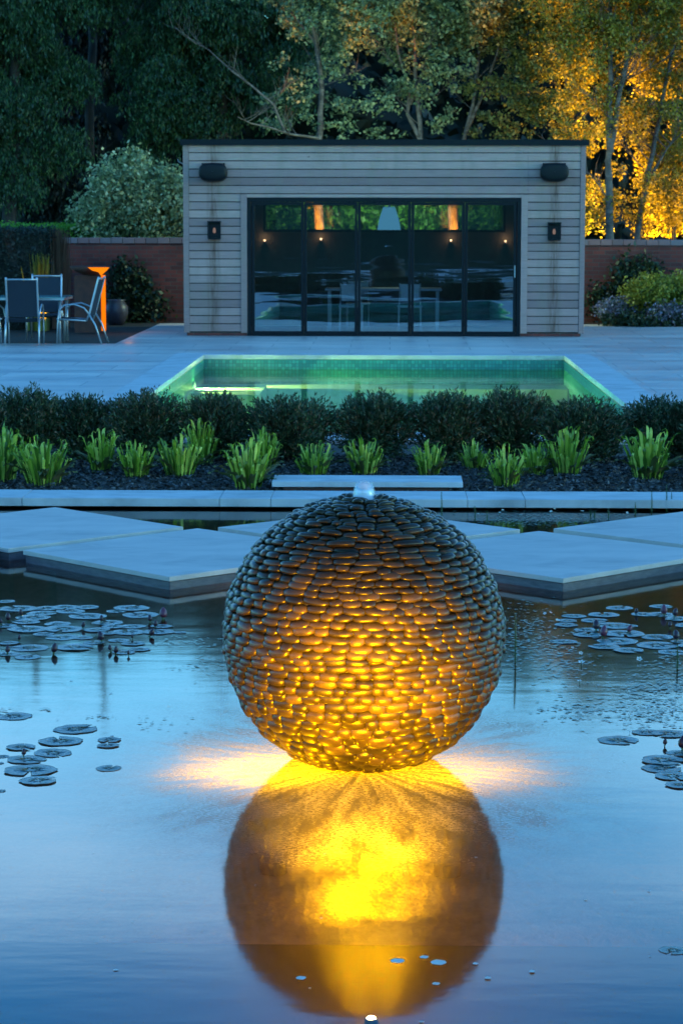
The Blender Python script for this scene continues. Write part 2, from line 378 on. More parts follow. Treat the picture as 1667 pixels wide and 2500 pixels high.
M['leaf_dark'] = leafmat('dark conifer leaves', [(0, (0.003, 0.007, 0.006)), (1, (0.009, 0.02, 0.013))], 0.2, clump=0.3)
M['leaf_willow'] = leafmat('willow leaves', [(0, (0.010, 0.035, 0.014)), (0.7, (0.028, 0.09, 0.030)), (1, (0.065, 0.16, 0.045))], 0.3, clump=0.35)
M['leaf_birch'] = leafmat('birch leaves', [(0, (0.06, 0.11, 0.06)), (0.6, (0.16, 0.24, 0.12)), (1, (0.34, 0.40, 0.20))], 0.4, clump=0.6)
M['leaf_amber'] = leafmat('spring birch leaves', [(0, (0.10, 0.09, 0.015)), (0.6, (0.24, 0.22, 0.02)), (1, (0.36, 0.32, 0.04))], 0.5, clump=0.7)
M['leaf_pale'] = leafmat('pale shrub leaves', [(0, (0.09, 0.13, 0.06)), (0.6, (0.30, 0.35, 0.16)), (1, (0.55, 0.55, 0.33))], 0.3, clump=1.5)
M['leaf_yew'] = leafmat('yew needles', [(0, (0.016, 0.038, 0.016)), (0.7, (0.055, 0.095, 0.036)), (0.86, (0.09, 0.085, 0.040)), (1, (0.26, 0.13, 0.07))], 0.2, clump=3.0)
M['leaf_ivy'] = leafmat('climber leaves', [(0, (0.010, 0.025, 0.010)), (1, (0.03, 0.06, 0.025))], 0.2)
M['leaf_yellow'] = leafmat('golden shrub leaves', [(0, (0.18, 0.20, 0.02)), (1, (0.34, 0.34, 0.05))], 0.4, clump=4)
M['leaf_grey'] = leafmat('hedge leaves', [(0, (0.012, 0.022, 0.016)), (0.7, (0.03, 0.045, 0.03)), (1, (0.06, 0.045, 0.03))], 0.2, clump=2)
M['leaf_green'] = leafmat('clipped hedge leaves', [(0, (0.08, 0.24, 0.02)), (1, (0.18, 0.42, 0.04))], 0.3, clump=2)
M['leaf_brown'] = leafmat('russet grass', [(0, (0.10, 0.05, 0.03)), (1, (0.22, 0.12, 0.07))], 0.3, clump=2)
M['petal_lilac'] = leafmat('lilac flowers', [(0, (0.16, 0.14, 0.26)), (0.4, (0.05, 0.09, 0.04)), (1, (0.40, 0.36, 0.55))], 0.3, clump=4)
M['frond'] = leafmat('fern fronds', [(0, (0.06, 0.13, 0.01)), (0.5, (0.26, 0.40, 0.03)), (1, (0.66, 0.72, 0.14))], 0.3, 0.4, 0.05, clump=9)
M['old_frond'] = leafmat('old fern fronds', [(0, (0.05, 0.08, 0.02)), (0.6, (0.14, 0.14, 0.05)), (1, (0.32, 0.27, 0.20))], 0.2, clump=5)
M['mulch'] = leafmat('bark chips', [(0, (0.012, 0.011, 0.011)), (0.7, (0.05, 0.045, 0.045)), (1, (0.16, 0.15, 0.15))], 0.0, clump=5)
M['float'] = leafmat('floating leaves', [(0, (0.08, 0.16, 0.14)), (1, (0.18, 0.28, 0.24))], 0.0, 0.2, 0.3, clump=5)
M['petals'] = simple('drifting petals', (0.6, 0.56, 0.5), (0.45, 0.42, 0.38), rough=0.7, bumpk=0)
M['flower'] = simple('white petals', (0.75, 0.74, 0.68), (0.6, 0.6, 0.55), rough=0.6, bumpk=0)
M['yolk'] = simple('yellow stamens', (0.6, 0.4, 0.03), rough=0.6, bumpk=0)
M['stem'] = simple('water plant stem', (0.05, 0.11, 0.03), (0.03, 0.07, 0.02), rough=0.6, scale=30, bumpk=0)
M['bud'] = simple('lily bud', (0.05, 0.014, 0.028), (0.02, 0.008, 0.014), rough=0.35, scale=20, bumpk=0.1, stretch=(1, 1, 0.2))
M['bud_pink'] = simple('pink lily bud', (0.20, 0.04, 0.07), (0.06, 0.015, 0.03), rough=0.35, scale=14, bumpk=0.1, stretch=(2, 2, 0.2))
def m_pad():
    m, nt, out = newmat('lily pad'); b = nt.nodes.new('ShaderNodeBsdfPrincipled')
    oi = nt.nodes.new('ShaderNodeObjectInfo')
    c = ramp(nt, oi.outputs['Random'], [(0, (0.07, 0.13, 0.13)), (1, (0.14, 0.21, 0.20))])
    c = mix(nt, 1, c, ramp(nt, noise(nt, 14, 4), [(0.3, 0.7), (0.7, 1.15)]), 'MULTIPLY')
    nt.links.new(c, b.inputs['Base Color']); b.inputs['Roughness'].default_value = 0.22; b.inputs['IOR'].default_value = 1.7
    nt.links.new(bump(nt, noise(nt, 55, 4, 0.6), 0.25, 0.004), b.inputs['Normal'])
    nt.links.new(b.outputs[0], out.inputs[0]); return m
M['pad'] = m_pad()

# ------------------------------------------------------------------ leaf cloud generators (numpy)
def rnd_unit(n):
    v = RNG.normal(size=(n, 3)); return v / np.linalg.norm(v, axis=1, keepdims=True)
def diamonds(P, L, W, axis=None, jit=1.0, out=None):
    """one four-cornered leaf per row of P; L, W lengths; axis = preferred long direction"""
    n = len(P); a = rnd_unit(n)
    if axis is not None: a = np.asarray(axis) + a * jit; a /= np.linalg.norm(a, axis=1, keepdims=True)
    b = np.cross(a, rnd_unit(n)); b /= np.linalg.norm(b, axis=1, keepdims=True) + 1e-9
    L = (L * RNG.uniform(0.6, 1.25, n))[:, None]; W = (W * RNG.uniform(0.6, 1.2, n))[:, None]
    nrm = np.cross(a, b)
    v = np.stack([P - a * L / 2, P + b * W / 2 + nrm * W * .12, P + a * L / 2, P - b * W / 2 + nrm * W * .12], axis=1).reshape(-1, 3)
    f = np.arange(4 * n).reshape(n, 4)
    return v, f
def in_blobs(blobs, n, shell=0.0):
    w = np.array([b[3] * b[4] * b[5] for b in blobs]) ** 0.8; idx = RNG.choice(len(blobs), n, p=w / w.sum())
    B = np.array([b[:6] for b in blobs])[idx]
    r = RNG.uniform(shell ** 3, 1, n) ** (1 / 3)
    return B[:, :3] + rnd_unit(n) * r[:, None] * B[:, 3:6]
def cloud(blobs, nclump, per, sig, L, W, flat=0.6, shell=0.0):
    c = in_blobs(blobs, nclump, shell)
    P = np.repeat(c, per, axis=0) + RNG.normal(size=(nclump * per, 3)) * sig * np.array([1, 1, flat])
    return diamonds(P, L, W), c
def droop(blobs, nstr, per, length, L, W, shell=0.5):
    c = in_blobs(blobs, nstr, shell)
    t = RNG.uniform(0, 1, (nstr, per, 1)); sway = RNG.normal(size=(nstr, 1, 3)) * 0.12
    P = c[:, None, :] + np.concatenate([sway[..., :2] * t * 2, -t * length * RNG.uniform(.4, 1.2, (nstr, 1, 1))], axis=2) + RNG.normal(size=(nstr, per, 3)) * 0.05
    return diamonds(P.reshape(-1, 3), L, W, axis=(0, 0, -1), jit=0.5), c
def merge(*vf):
    vs, fs, n = [], [], 0
    for v, f in vf: vs.append(v); fs.append(f + n); n += len(v)
    return np.concatenate(vs), np.concatenate(fs)

def branchy(mb, base, dirv, length, rad, depth, sides=5):
    """recursive limbs"""
    pts = [Vector(base)]; d = Vector(dirv).normalized(); n = 5
    for i in range(n):
        d = (d + Vector((random.uniform(-.18, .18), random.uniform(-.18, .18), random.uniform(-.02, .16)))).normalized()
        pts.append(pts[-1] + d * length / n)
    mb.tube(pts, [rad * (1 - .7 * i / n) for i in range(n + 1)], sides, cap=False)
    tips = [pts[-1]]
    if depth > 0:
        for i in range(2, n + 1):
            for k in range(1 if depth > 1 else 2):
                nd = (d + Vector((random.uniform(-1, 1), random.uniform(-1, 1), random.uniform(-.1, .7)))).normalized()
                tips += branchy(mb, pts[i], nd, length * random.uniform(.4, .6), rad * .45, depth - 1, 4)
    return tips

def tree(name, label, stems, leaf, bark, blobs=None, nclump=300, per=40, sig=.22, L=.09, W=.06, style='cloud', group=None, dl=1.6, limbs=18, leafname='crown', r0=.06, limbr=.022, reach=1.2):
    base = stems[0][0]
    t = thing(name, label, 'tree', (base[0], base[1], 0), group)
    mb = MB()
    for s in stems:
        n = len(s); pts = []
        # densify so the stem is gently crooked
        for i in range(n - 1):
            a, b = Vector(s[i]), Vector(s[i + 1])
            for k in range(4): 
                q = a.lerp(b, k / 4); 
                if i or k: q += Vector((random.uniform(-1, 1), random.uniform(-1, 1), 0)) * (b - a).length * .015
                pts.append(q)
        pts.append(Vector(s[-1]))
        rr = r0 * (1 if s is stems[0] else (.8 if Vector(s[-1]).z - Vector(s[0]).z > 2.2 else .42))
        mb.tube(pts, [rr * (1 - .75 * i / len(pts)) for i in range(len(pts))], 8, cap=False)
        for k in range(limbs):
            i = random.randint(len(pts) // 5, len(pts) - 1)
            a = random.uniform(0, 6.283)
            branchy(mb, pts[i], (math.cos(a), math.sin(a) * .8, random.uniform(.2, .9)), random.uniform(.5, 1) * reach, limbr, 1, 4)
    mb.build('trunk', bark, t, smooth=True)
    if blobs:
        if style == 'cloud': (v, f), c = cloud(blobs, nclump, per, sig, L, W)
        else: (v, f), c = droop(blobs, nclump, per, dl, L, W)
        make(leafname, v, f, leaf, t)
    return t

# ------------------------------------------------------------------ SETTING
POND_Y1 = GD(800, 1171, 0.0).y        # far waterline
KF = G(834, 1218, DECK).y             # kerb front
KB = G(834, 1198, DECK).y             # kerb back
POND_Y0, PX = 2.6, 9.0
BY = 1.925 / math.tan(R_(2.74))       # pool house front plane
pl = GD(468, 815, DECK); pr = GD(1292, 815, DECK)
PLX, PRX, PY1 = pl.x, pr.x, pl.y
PY0 = PY1 - 12.6
BED1 = PY0 - 0.75                     # hedge bed ends here, paving starts
SOILX = GD(265, 789, DECK).x; SOILY = GD(265, 789, DECK).y
WY = 45.9                             # garden wall front
print('pond', POND_Y1, 'kerb', KF, KB, 'house', BY, 'pool', PLX, PRX, PY0, PY1, 'bed', BED1, 'soil', SOILX, SOILY)
KY1 = KF

def sheet(name, rects, z, mat, skirt=None):
    mb = MB()
    for (x0, x1, y0, y1) in rects: mb.quad((x0, y0, z), (x1, y0, z), (x1, y1, z), (x0, y1, z))
    o = mb.build(name, mat); o['kind'] = 'structure'; return o
BIG = 400
sheet('ground', [(-BIG, BIG, -BIG, -0.0), (-BIG, -PX, 0, KB + .02), (PX, BIG, 0, KB + .02), (-BIG, -14, KB + .02, WY + .4), (14, BIG, KB + .02, WY + .4), (-BIG, BIG, WY + .4, BIG)], DECK - 0.03, M['grass'])
sheet('flower_bed', [(-14, 14, KB - .05, BED1 + .05)], DECK - 0.035, M['soil'])
sheet('soil', [(-14, SOILX + .05, SOILY - .05, WY + .5), (SOILX, 14, WY - .9, WY + .5)], DECK - 0.02, M['soil'])
# paving with real thickness, split round the pool
CO = 0.42
dk = MB()
for (x0, x1, y0, y1) in [(-14, PLX - CO, BED1, SOILY), (PRX + CO, 14, BED1, SOILY), (PLX - CO, PRX + CO, PY1 + CO, SOILY), (PLX - CO, PRX + CO, BED1, PY0 - CO), (SOILX, 14, SOILY, WY - .8)]:
    dk.box(x0, x1, y0, y1, DECK - .05, DECK)
o = dk.build('paving', M['deck']); o['kind'] = 'structure'
tr = MB(); tr.box(-PX - 1, PX + 1, -4, POND_Y0, DECK - .25, DECK)
o = tr.build('terrace', M['deck']); o['kind'] = 'structure'
# pool coping: mitred ring of stones
cp = MB()
z0, z1 = DECK - .06, DECK + .004
a, b, c_, d = PLX, PRX, PY0, PY1
cp.prism([(a - CO, c_ - CO), (b + CO, c_ - CO), (b, c_), (a, c_)], z0, z1)
cp.prism([(b + CO, c_ - CO), (b + CO, d + CO), (b, d), (b, c_)], z0, z1)
cp.prism([(b + CO, d + CO), (a - CO, d + CO), (a, d), (b, d)], z0, z1)
cp.prism([(a - CO, d + CO), (a - CO, c_ - CO), (a, c_), (a, d)], z0, z1)
o = cp.build('pool_coping', M['stone_edge']); o['kind'] = 'structure'; bev(o, .006)
# pool basin
PZ, PW = -1.25, DECK - .195
pb = MB()
pb.quad((a, c_, PZ), (b, c_, PZ), (b, d, PZ), (a, d, PZ))
pb.quad((a, d, PZ), (b, d, PZ), (b, d, z0), (a, d, z0)); pb.quad((b, c_, PZ), (a, c_, PZ), (a, c_, z0), (b, c_, z0))
pb.quad((a, c_, PZ), (a, d, PZ), (a, d, z0), (a, c_, z0)); pb.quad((b, d, PZ), (b, c_, PZ), (b, c_, z0), (b, d, z0))
stY = GD(480, 878, PW).y
o = pb.build('pool_basin', M['tile']); o['kind'] = 'structure'
M['pale_step'] = simple('pale step stone', (.62, .60, .48), (.5, .48, .38), rough=.6, bumpk=.1)
ps = MB()
ps.box(a + .01, a + .95, stY - .1, d - 1.0, PZ + .003, PW - .16)
ps.box(a + .012, b - .012, d - .95, d - .002, PZ + .004, PW - .22)  # far ledge added to catch the yellow streak of lamplight
o = ps.build('pool_steps_and_glow_ledge', M['pale_step']); o['kind'] = 'structure'
pwm = MB().quad((a, c_, PW), (b, c_, PW), (b, d, PW), (a, d, PW)); o = pwm.build('pool_water', M['pool_water']); o['kind'] = 'structure'

# pond: walls, floors, water
LEDGE = G(834, 2307, -0.38).y
pf = MB()
pf.box(-PX, PX, LEDGE, POND_Y1 + .3, -1.2, -0.38)
o = pf.build('pond_floor', M['pond_floor']); o['kind'] = 'structure'
pf = MB()
pf.quad((-PX, POND_Y0, -1.0), (PX, POND_Y0, -1.0), (PX, LEDGE + .05, -1.0), (-PX, LEDGE + .05, -1.0))
pf.quad((-PX, LEDGE - .006, -1.2), (PX, LEDGE - .006, -1.2), (PX, LEDGE - .006, -.378), (-PX, LEDGE - .006, -.378))  # dark sheet added over the ledge front so lamplight barely shows there
pf.quad((-PX, POND_Y0, -1.2), (-PX, POND_Y1 + .3, -1.2), (-PX, POND_Y1 + .3, DECK - .03), (-PX, POND_Y0, DECK - .03))
pf.quad((PX, POND_Y0, -1.2), (PX, POND_Y1 + .3, -1.2), (PX, POND_Y1 + .3, DECK - .03), (PX, POND_Y0, DECK - .03))
pf.quad((-PX, POND_Y0, -1.2), (PX, POND_Y0, -1.2), (PX, POND_Y0, DECK - .26), (-PX, POND_Y0, DECK - .26))
pf.quad((-PX, POND_Y1 + .12, -1.2), (PX, POND_Y1 + .12, -1.2), (PX, POND_Y1 + .12, DECK - .06), (-PX, POND_Y1 + .12, DECK - .06))
o = pf.build('pond_basin', M['pond_deep']); o['kind'] = 'structure'
wt = MB().quad((-PX, POND_Y0, 0), (PX, POND_Y0, 0), (PX, POND_Y1 + .12, 0), (-PX, POND_Y1 + .12, 0))
o = wt.build('pond_water', M['water']); o['kind'] = 'structure'

sv, svn, svo = newmat('silty water'); vs_ = N(svn, 'ShaderNodeVolumeScatter', Density=0.05, Anisotropy=0.2, Color=(.9, .9, .85, 1)); svn.links.new(vs_.outputs[0], svo.inputs['Volume'])
o = MB().box(-PX + .01, PX - .01, POND_Y0 + .01, 9.6, -.99, -.006).build('silty_water', sv); tag(o, 'cloudy water under the surface of the near pond', 'water', None, 'stuff')
# unseen bank added behind the camera to keep sky out of the door reflections
hb = MB(); nx = 40
for i in range(nx + 1):
    x = -60 + 120 * i / nx; hh = 5.2 + 1.2 * math.sin(i * .9) + .6 * math.sin(i * 2.3)
    for (yy, zz) in ((-14, 0), (-17, hh * .6), (-20, hh), (-34, hh * .8), (-44, 0)): hb.v.append((x, yy, zz))
for i in range(nx):
    for j in range(4): hb.f.append((i * 5 + j, i * 5 + 5 + j, i * 5 + 6 + j, i * 5 + 1 + j))
o = hb.build('sky_block_bank', M['grass'], smooth=True); o['kind'] = 'structure'

# pond kerb: coping stones laid end to end
kerb = thing('pond_kerb', 'long pale stone kerb along the far edge of the pond', 'kerb', (0, KF, 0))
joints = [-PX - .3, -6.3, -4.3, G(48, 1220, DECK).x, G(534, 1220, DECK).x, G(660, 1220, DECK).x, G(1141, 1220, DECK).x, G(1282, 1220, DECK).x, 2.9, 4.4, 6.4, PX + .3]
for i in range(len(joints) - 1):
    mb = MB().box(joints[i] + .0015, joints[i + 1] - .0015, KF, KB, DECK - .058, DECK + random.uniform(-.0015, .0015))
    bev(mb.build('coping_stone', M['stone_edge'], kerb), .003)
MB().box(-PX, PX, KF + .13, KB - .02, -1.2, DECK - .0585).build('wall', M['plinth'], kerb)

# stepping stones, squares laid cornerwise just above the water
TOP = DECK + .001
def stone(name, label, c):
    c = [Vector((p.x, p.y)) for p in c]
    m_ = sum(c, Vector((0, 0))) / 4
    t = thing('stepping_stone', label, 'paving slab', (m_.x, m_.y, 0), 'square stepping stones crossing the pond cornerwise')
    bev(MB().prism([(p.x, p.y) for p in c], TOP - .028, TOP).build('slab', M['stone'], t), .003)
    k = [(m_ + (p - m_) * .985) for p in c]
    bev(MB().prism([(p.x, p.y) for p in k], -.02, TOP - .031).build('plinth', M['plinth'], t), .004)
    k = [(m_ + (p - m_) * .80) for p in c]
    MB().prism([(p.x, p.y) for p in k], -1.0, -.021).build('pier', M['plinth'], t)
def sq(L_, T, R__, B): return [G(*B, TOP), G(*R__, TOP), G(*T, TOP), G(*L_, TOP)]
s1 = sq((57, 1343), (483, 1289.5), (880, 1345), (414, 1408))
s2 = sq((912, 1347), (1315, 1296), (1757, 1349), (1374, 1412))
h = (s2[1] - s2[3]) / 2; u = (s2[2] - s2[0]) / 2
pitchx = ((s2[0] + s2[2]) / 2 - (s1[0] + s1[2]) / 2)
stone('s', 'large diamond stepping stone in front of the other slabs left of the pebble sphere', s1)
stone('s', 'large diamond stepping stone in front, just right of the pebble sphere', s2)
s3 = [p + pitchx * -.5 + Vector((0, (u.y) * 1.0, 0)) for p in s2]
# measured corners of the far row
t3l = G(448, 1286, TOP); t3b = G(21, 1339, TOP); t3t = G(136, 1238, TOP)
ctr = (t3b + t3t) / 2
stone('s', 'far left diamond stepping stone cut by the left edge of the picture', [t3b, t3l, t3t, ctr * 2 - t3l])
t4l = G(532, 1287, TOP); t4r = G(1269, 1292, TOP); m4 = (t4l + t4r) / 2; hv = Vector((0, (t4r - t4l).length / 2, 0))
stone('s', 'far diamond stepping stone mostly hidden behind the pebble sphere', [m4 - hv, t4r, m4 + hv, t4l])
t5l = G(1350, 1290, TOP); w5 = (s2[1] - s2[3]).length / 2; m5 = t5l + Vector((w5, 0.0, 0))
stone('s', 'far right diamond stepping stone cut by the right edge of the picture', [m5 - Vector((0, w5, 0)), m5 + Vector((w5, 0, 0)), m5 + Vector((0, w5, 0)), t5l])
# one more to each side, continuing the row past the frame edge
for sgn, src in ((-1, s1), (1, s2)):
    q = [p + pitchx * sgn * 1.0 for p in src]
    stone('s', 'front stepping stone at the %s edge of the picture' % ('left' if sgn < 0 else 'right'), q)

# stone step in the bed behind the kerb
f0 = G(664, 1176, .13); f1 = G(1129, 1176, .13); bk = G(900, 1161, .13).y
st = thing('stone_step', 'low grey stone slab step standing in the fern bed behind the pond kerb', 'step', (0, f0.y, 0))
bev(MB().box(f0.x, f1.x, f0.y, bk, .092, .132).build('slab', M['stone_edge'], st), .003)
MB().box(f0.x + .08, f1.x - .1, f0.y + .05, bk - .03, DECK - .04, .0905).build('support', M['brick'], st)

# ------------------------------------------------------------------ POOL HOUSE
def bx(px): return V(px, 700, BY).x
def bz(py): return V(937, py, BY).z
XL, XR = bx(449), bx(1425)
ZT, ZB = bz(354), bz(812)
RUST = [bx(522), bx(1351)]
M['wood'] = m_wood()
BD = 4.0
ph = thing('pool_house', 'flat roofed pool house clad in weathered horizontal boards behind the pool', 'building', ((XL + XR) / 2, BY, DECK))
# shell set behind the boards
sh = MB(); s0 = BY + .03
dL, dR, dT, dB = bx(603.7), bx(1270), bz(482.4), DECK + .001
sh.box(XL + .03, dL, s0, s0 + .18, DECK + .05, ZT - .01); sh.box(dR, XR - .03, s0, s0 + .18, DECK + .05, ZT - .01)
sh.box(dL + .001, dR - .001, s0, s0 + .18, dT, ZT - .01)
sh.box(XL + .03, XL + .2, s0 + .181, BY + BD, DECK, ZT - .01); sh.box(XR - .2, XR - .03, s0 + .181, BY + BD, DECK, ZT - .01)
rwL, rwR = V(605 * KD, 500 * KD, BY + BD - .2).x, V(1160 * KD, 500 * KD, BY + BD - .2).x
rwB = VD(880, 533, BY + BD - .2).z; rwT = VD(880, 455, BY + BD - .2).z
by0, by1 = BY + BD - .2, BY + BD - .001
sh.box(XL + .201, rwL, by0, by1, DECK, ZT - .01); sh.box(rwR, XR - .201, by0, by1, DECK, ZT - .01)
sh.box(rwL + .001, rwR - .001, by0, by1, DECK, rwB); sh.box(rwL + .001, rwR - .001, by0, by1, rwT, ZT - .01)
sh.build('wall', M['interior'], ph)
MB().box(XL + .201, XR - .201, s0 + .181, by0 - .001, DECK - .04, DECK + .004).build('floor', M['interior_floor'], ph)
# rear window frame and pane
rf = MB(); e = .045
rf.box(rwL, rwR, by0 - .02, by0 + .06, rwB, rwB + e); rf.box(rwL, rwR, by0 - .02, by0 + .06, rwT - e, rwT)
rf.box(rwL, rwL + e, by0 - .02, by0 + .06, rwB + e, rwT - e); rf.box(rwR - e, rwR, by0 - .02, by0 + .06, rwB + e, rwT - e)
rw = rf.build('window', M['metal_dark'], ph)
MB().box(rwL + e, rwR - e, by0 + .02, by0 + .026, rwB + e, rwT - e).build('pane', M['glass'], rw)
# boards
rows = 23; pitch = (ZT - ZB) / rows
def boards(name, x0, x1, r0, r1, yoff=0.0):
    mb = MB()
    for k in range(r0, r1):
        za = ZT - (k + 1) * pitch; j = random.uniform(0, .003)
        mb.box(x0 + .001, x1 - .001, BY - .001 + yoff + j, BY + .022, za + .014, za + pitch)
    return bev(mb.build(name, M['wood'], ph), .002, 1)
cw = bx(463) - XL; cwr = XR - bx(1412.5)
srL, srR, srT = bx(588.5), bx(1286), bz(467.5)
topn = int(round((ZT - srT) / pitch)); srT = ZT - topn * pitch
boards('cladding', XL + cw, srL, 0, rows)
boards('cladding', srR, XR - cwr, 0, rows)
boards('cladding', srL, srR, 0, topn)
MB().box(XL + .03, dL - .02, BY + .0225, s0 - .001, DECK + .06, ZT - .012).box(dR + .02, XR - .03, BY + .0225, s0 - .001, DECK + .06, ZT - .012).box(dL, dR, BY + .0225, s0 - .001, dT + .03, ZT - .012).build('backing', M['black_plastic'], ph)
for (x0, x1) in ((XL, XL + cw - .002), (XR - cwr + .002, XR)):
    bev(MB().box(x0, x1, BY - .012, BY + .05, ZB - .01, ZT).build('corner_board', M['wood'], ph), .003)
# side cladding
for (x0, x1) in ((XL, XL + .024), (XR - .024, XR)):
    mb = MB()
    for k in range(rows): za = ZT - (k + 1) * pitch; mb.box(x0, x1, BY + .051, BY + BD + .02, za + .009, za + pitch)
    mb.build('cladding', M['wood'], ph)
# surround
sr = MB(); y0, y1 = BY - .016, BY + .06
sr.box(srL, dL, y0, y1, ZB - .01, srT); sr.box(dR, srR, y0, y1, ZB - .01, srT); sr.box(dL + .001, dR - .001, y0, y1, dT, srT)
bev(sr.build('door_surround', M['wood'], ph), .003)
# plinth, roof
MB().box(XL + .06, dL - .003, BY + .015, BY + .029, DECK, ZB - .012).build('brick_plinth', M['brick'], ph)
MB().box(dR + .003, XR - .06, BY + .015, BY + .029, DECK, ZB - .012).build('brick_plinth', M['brick'], ph)
zr0, zr1 = bz(354), bz(342.5)
rx0, rx1 = bx(444.7), bx(1431)
roof = bev(MB().box(rx0, rx1, BY - .05, BY + BD + .06, zr0 + .001, zr1).build('roof', M['roof'], ph), .006)
MB().box(rx0 - .012, rx1 + .012, BY - .064, BY - .0505, zr0 - .006, zr1 + .012).build('fascia', M['metal_dark'], ph)
MB().tube([(XL - .01, BY + .1, bz(400)), (XL - .08, BY + .07, bz(395)), (XL - .09, BY + .07, bz(388))], .008).build('hook', M['white'], ph)
# bifold doors
dx = lambda p: VD(p, 600, BY).x
fr = MB(); y0, y1 = BY + .0, BY + .07
ft, fb = VD(880, 464, BY).z, VD(880, 768, BY).z
fr.box(dL, dR, y0, y1, ft, dT - .001); fr.box(dL, dR, y0, y1, dB, fb)
fr.box(dL, dx(577), y0, y1, fb, ft); fr.box(dx(1186), dR, y0, y1, fb, ft)
dfm = bev(fr.build('door_frame', M['metal_dark'], ph), .003)
cuts = [578, 698, 821, 943.5, 1066.5, 1185]
gt, gb = VD(880, 471, BY).z, VD(880, 761, BY).z
for i in range(5):
    l, r = dx(cuts[i]) + .003, dx(cuts[i + 1]) - .003; w = .045
    mb = MB(); p0, p1 = BY + .008, BY + .06
    mb.box(l, l + w, p0, p1, fb + .002, ft - .002); mb.box(r - w, r, p0, p1, fb + .002, ft - .002)
    mb.box(l + w, r - w, p0, p1, gt, ft - .002); mb.box(l + w, r - w, p0, p1, fb + .002, gb)
    dp = bev(mb.build('door_panel', M['metal_dark'], ph), .002, 1)
    # panes sit a hair out of true with each other, as folding doors do
    tw = random.uniform(-.0010, .0010)
    MB().quad((l + w, BY + .035 - tw, gb), (r - w, BY + .035 + tw, gb), (r - w, BY + .035 + tw, gt), (l + w, BY + .035 - tw, gt)).build('pane', M['glass'], dp)
    if i == 4: MB().box(r - .03, r - .015, BY - .018, BY + .0075, 1.05, 1.25).build('handle', M['alu'], dp)

# speakers: oblong outdoor speakers on brackets
def speaker(cx, cy, label):
    c = V(cx, cy, BY); t = thing('wall_speaker', label, 'speaker', (c.x, BY - .02, c.z), 'black speakers on the front of the pool house')
    w, hgt = .235, .15; mb = MB(); n = 28; rings = []
    for (s, yy) in ((.9, -.03), (1.0, -.10), (1.0, -.17), (.96, -.20), (.86, -.214), (.6, -.222), (.25, -.225), (.02, -.2255)):
        ring = []
        for k in range(n):
            a = 2 * math.pi * k / n; ca, sa = math.cos(a), math.sin(a)
            x = math.copysign(abs(ca) ** .62, ca) * w * s; z = math.copysign(abs(sa) ** .8, sa) * hgt * s
            ring.append((c.x + x, BY + yy, c.z + z + (yy + .03) * -.12))
        rings.append(ring)
    for r in rings: mb.v += r
    for i in range(len(rings) - 1):
        for k in range(n): l = (k + 1) % n; mb.f.append((i * n + k, i * n + l, (i + 1) * n + l, (i + 1) * n + k))
    mb.f.append(tuple(range(n))); mb.f.append(tuple((len(rings) - 1) * n + k for k in reversed(range(n))))
    mb.build('cabinet', M['black_plastic'], t, smooth=True)
    MB().box(c.x - .19, c.x + .19, BY - .10, BY - .013, c.z + .10, c.z + .165).build('bracket', M['metal_dark'], t)
speaker(522, 423, 'black oblong speaker high on the left end of the pool house front')
speaker(1351, 423, 'black oblong speaker high on the right end of the pool house front')
M['bulb'] = emit('lamp glow', (1.0, .70, .62), .035)
def wlamp(cx, cy, label):
    c = V(cx, cy, BY); t = thing('wall_lantern', label, 'wall lamp', (c.x, BY - .02, c.z), 'box lanterns on the front of the pool house')
    w, hh, y0, y1 = .10, .15, BY - .16, BY - .014; b = MB()
    b.box(c.x - w, c.x + w, y1 - .012, y1, c.z - hh, c.z + hh)
    b.box(c.x - w - .012, c.x + w + .012, y0 - .01, y1 - .013, c.z + hh - .022, c.z + hh); b.box(c.x - w, c.x + w, y0, y1 - .013, c.z - hh, c.z - hh + .02)
    for sx in (-1, 1): b.box(c.x + sx * w - .008, c.x + sx * w + .008, y0, y0 + .016, c.z - hh + .0205, c.z + hh - .0225)
    b.build('housing', M['metal_dark'], t)
    MB().lathe([(.001, c.z - .05), (.022, c.z - .04), (.026, c.z), (.016, c.z + .035), (.001, c.z + .045)], c.x, BY - .085, 12).build('bulb', M['bulb'], t, smooth=True)
wlamp(524.5, 562, 'small black box lantern below the speaker on the left side of the pool house')
wlamp(1351, 565, 'small black box lantern below the speaker on the right side of the pool house')

# inside the pool house
p = VD(893, 497, BY + 1.6)
t = thing('pendant_lamp', 'pale blue flared pendant lamp hanging inside behind the middle door', 'lamp', (p.x, p.y, p.z))
MB().lathe([(.20, p.z - .23), (.17, p.z - .05), (.12, p.z + .10), (.10, p.z + .16), (.08, p.z + .16)], p.x, p.y, 24).build('lamp_shade', emit('blue shade with added glow', (.10, .38, .60), .14), t, smooth=True)  # emission added to brighten a shade that is likely unlit
MB().lathe([(.001, p.z + .26), (.22, p.z + .25), (.24, p.z + .22), (.20, p.z + .20), (.001, p.z + .20)], p.x, p.y, 24).build('canopy', M['white'], t, smooth=True)
MB().tube([(p.x, p.y, p.z + .15), (p.x, p.y, p.z + .21)], .02).build('stem', M['alu'], t)
MB().tube([(p.x, p.y, p.z + .26), (p.x, p.y, ZT - .02)], .005).build('cord', M['black_plastic'], t)
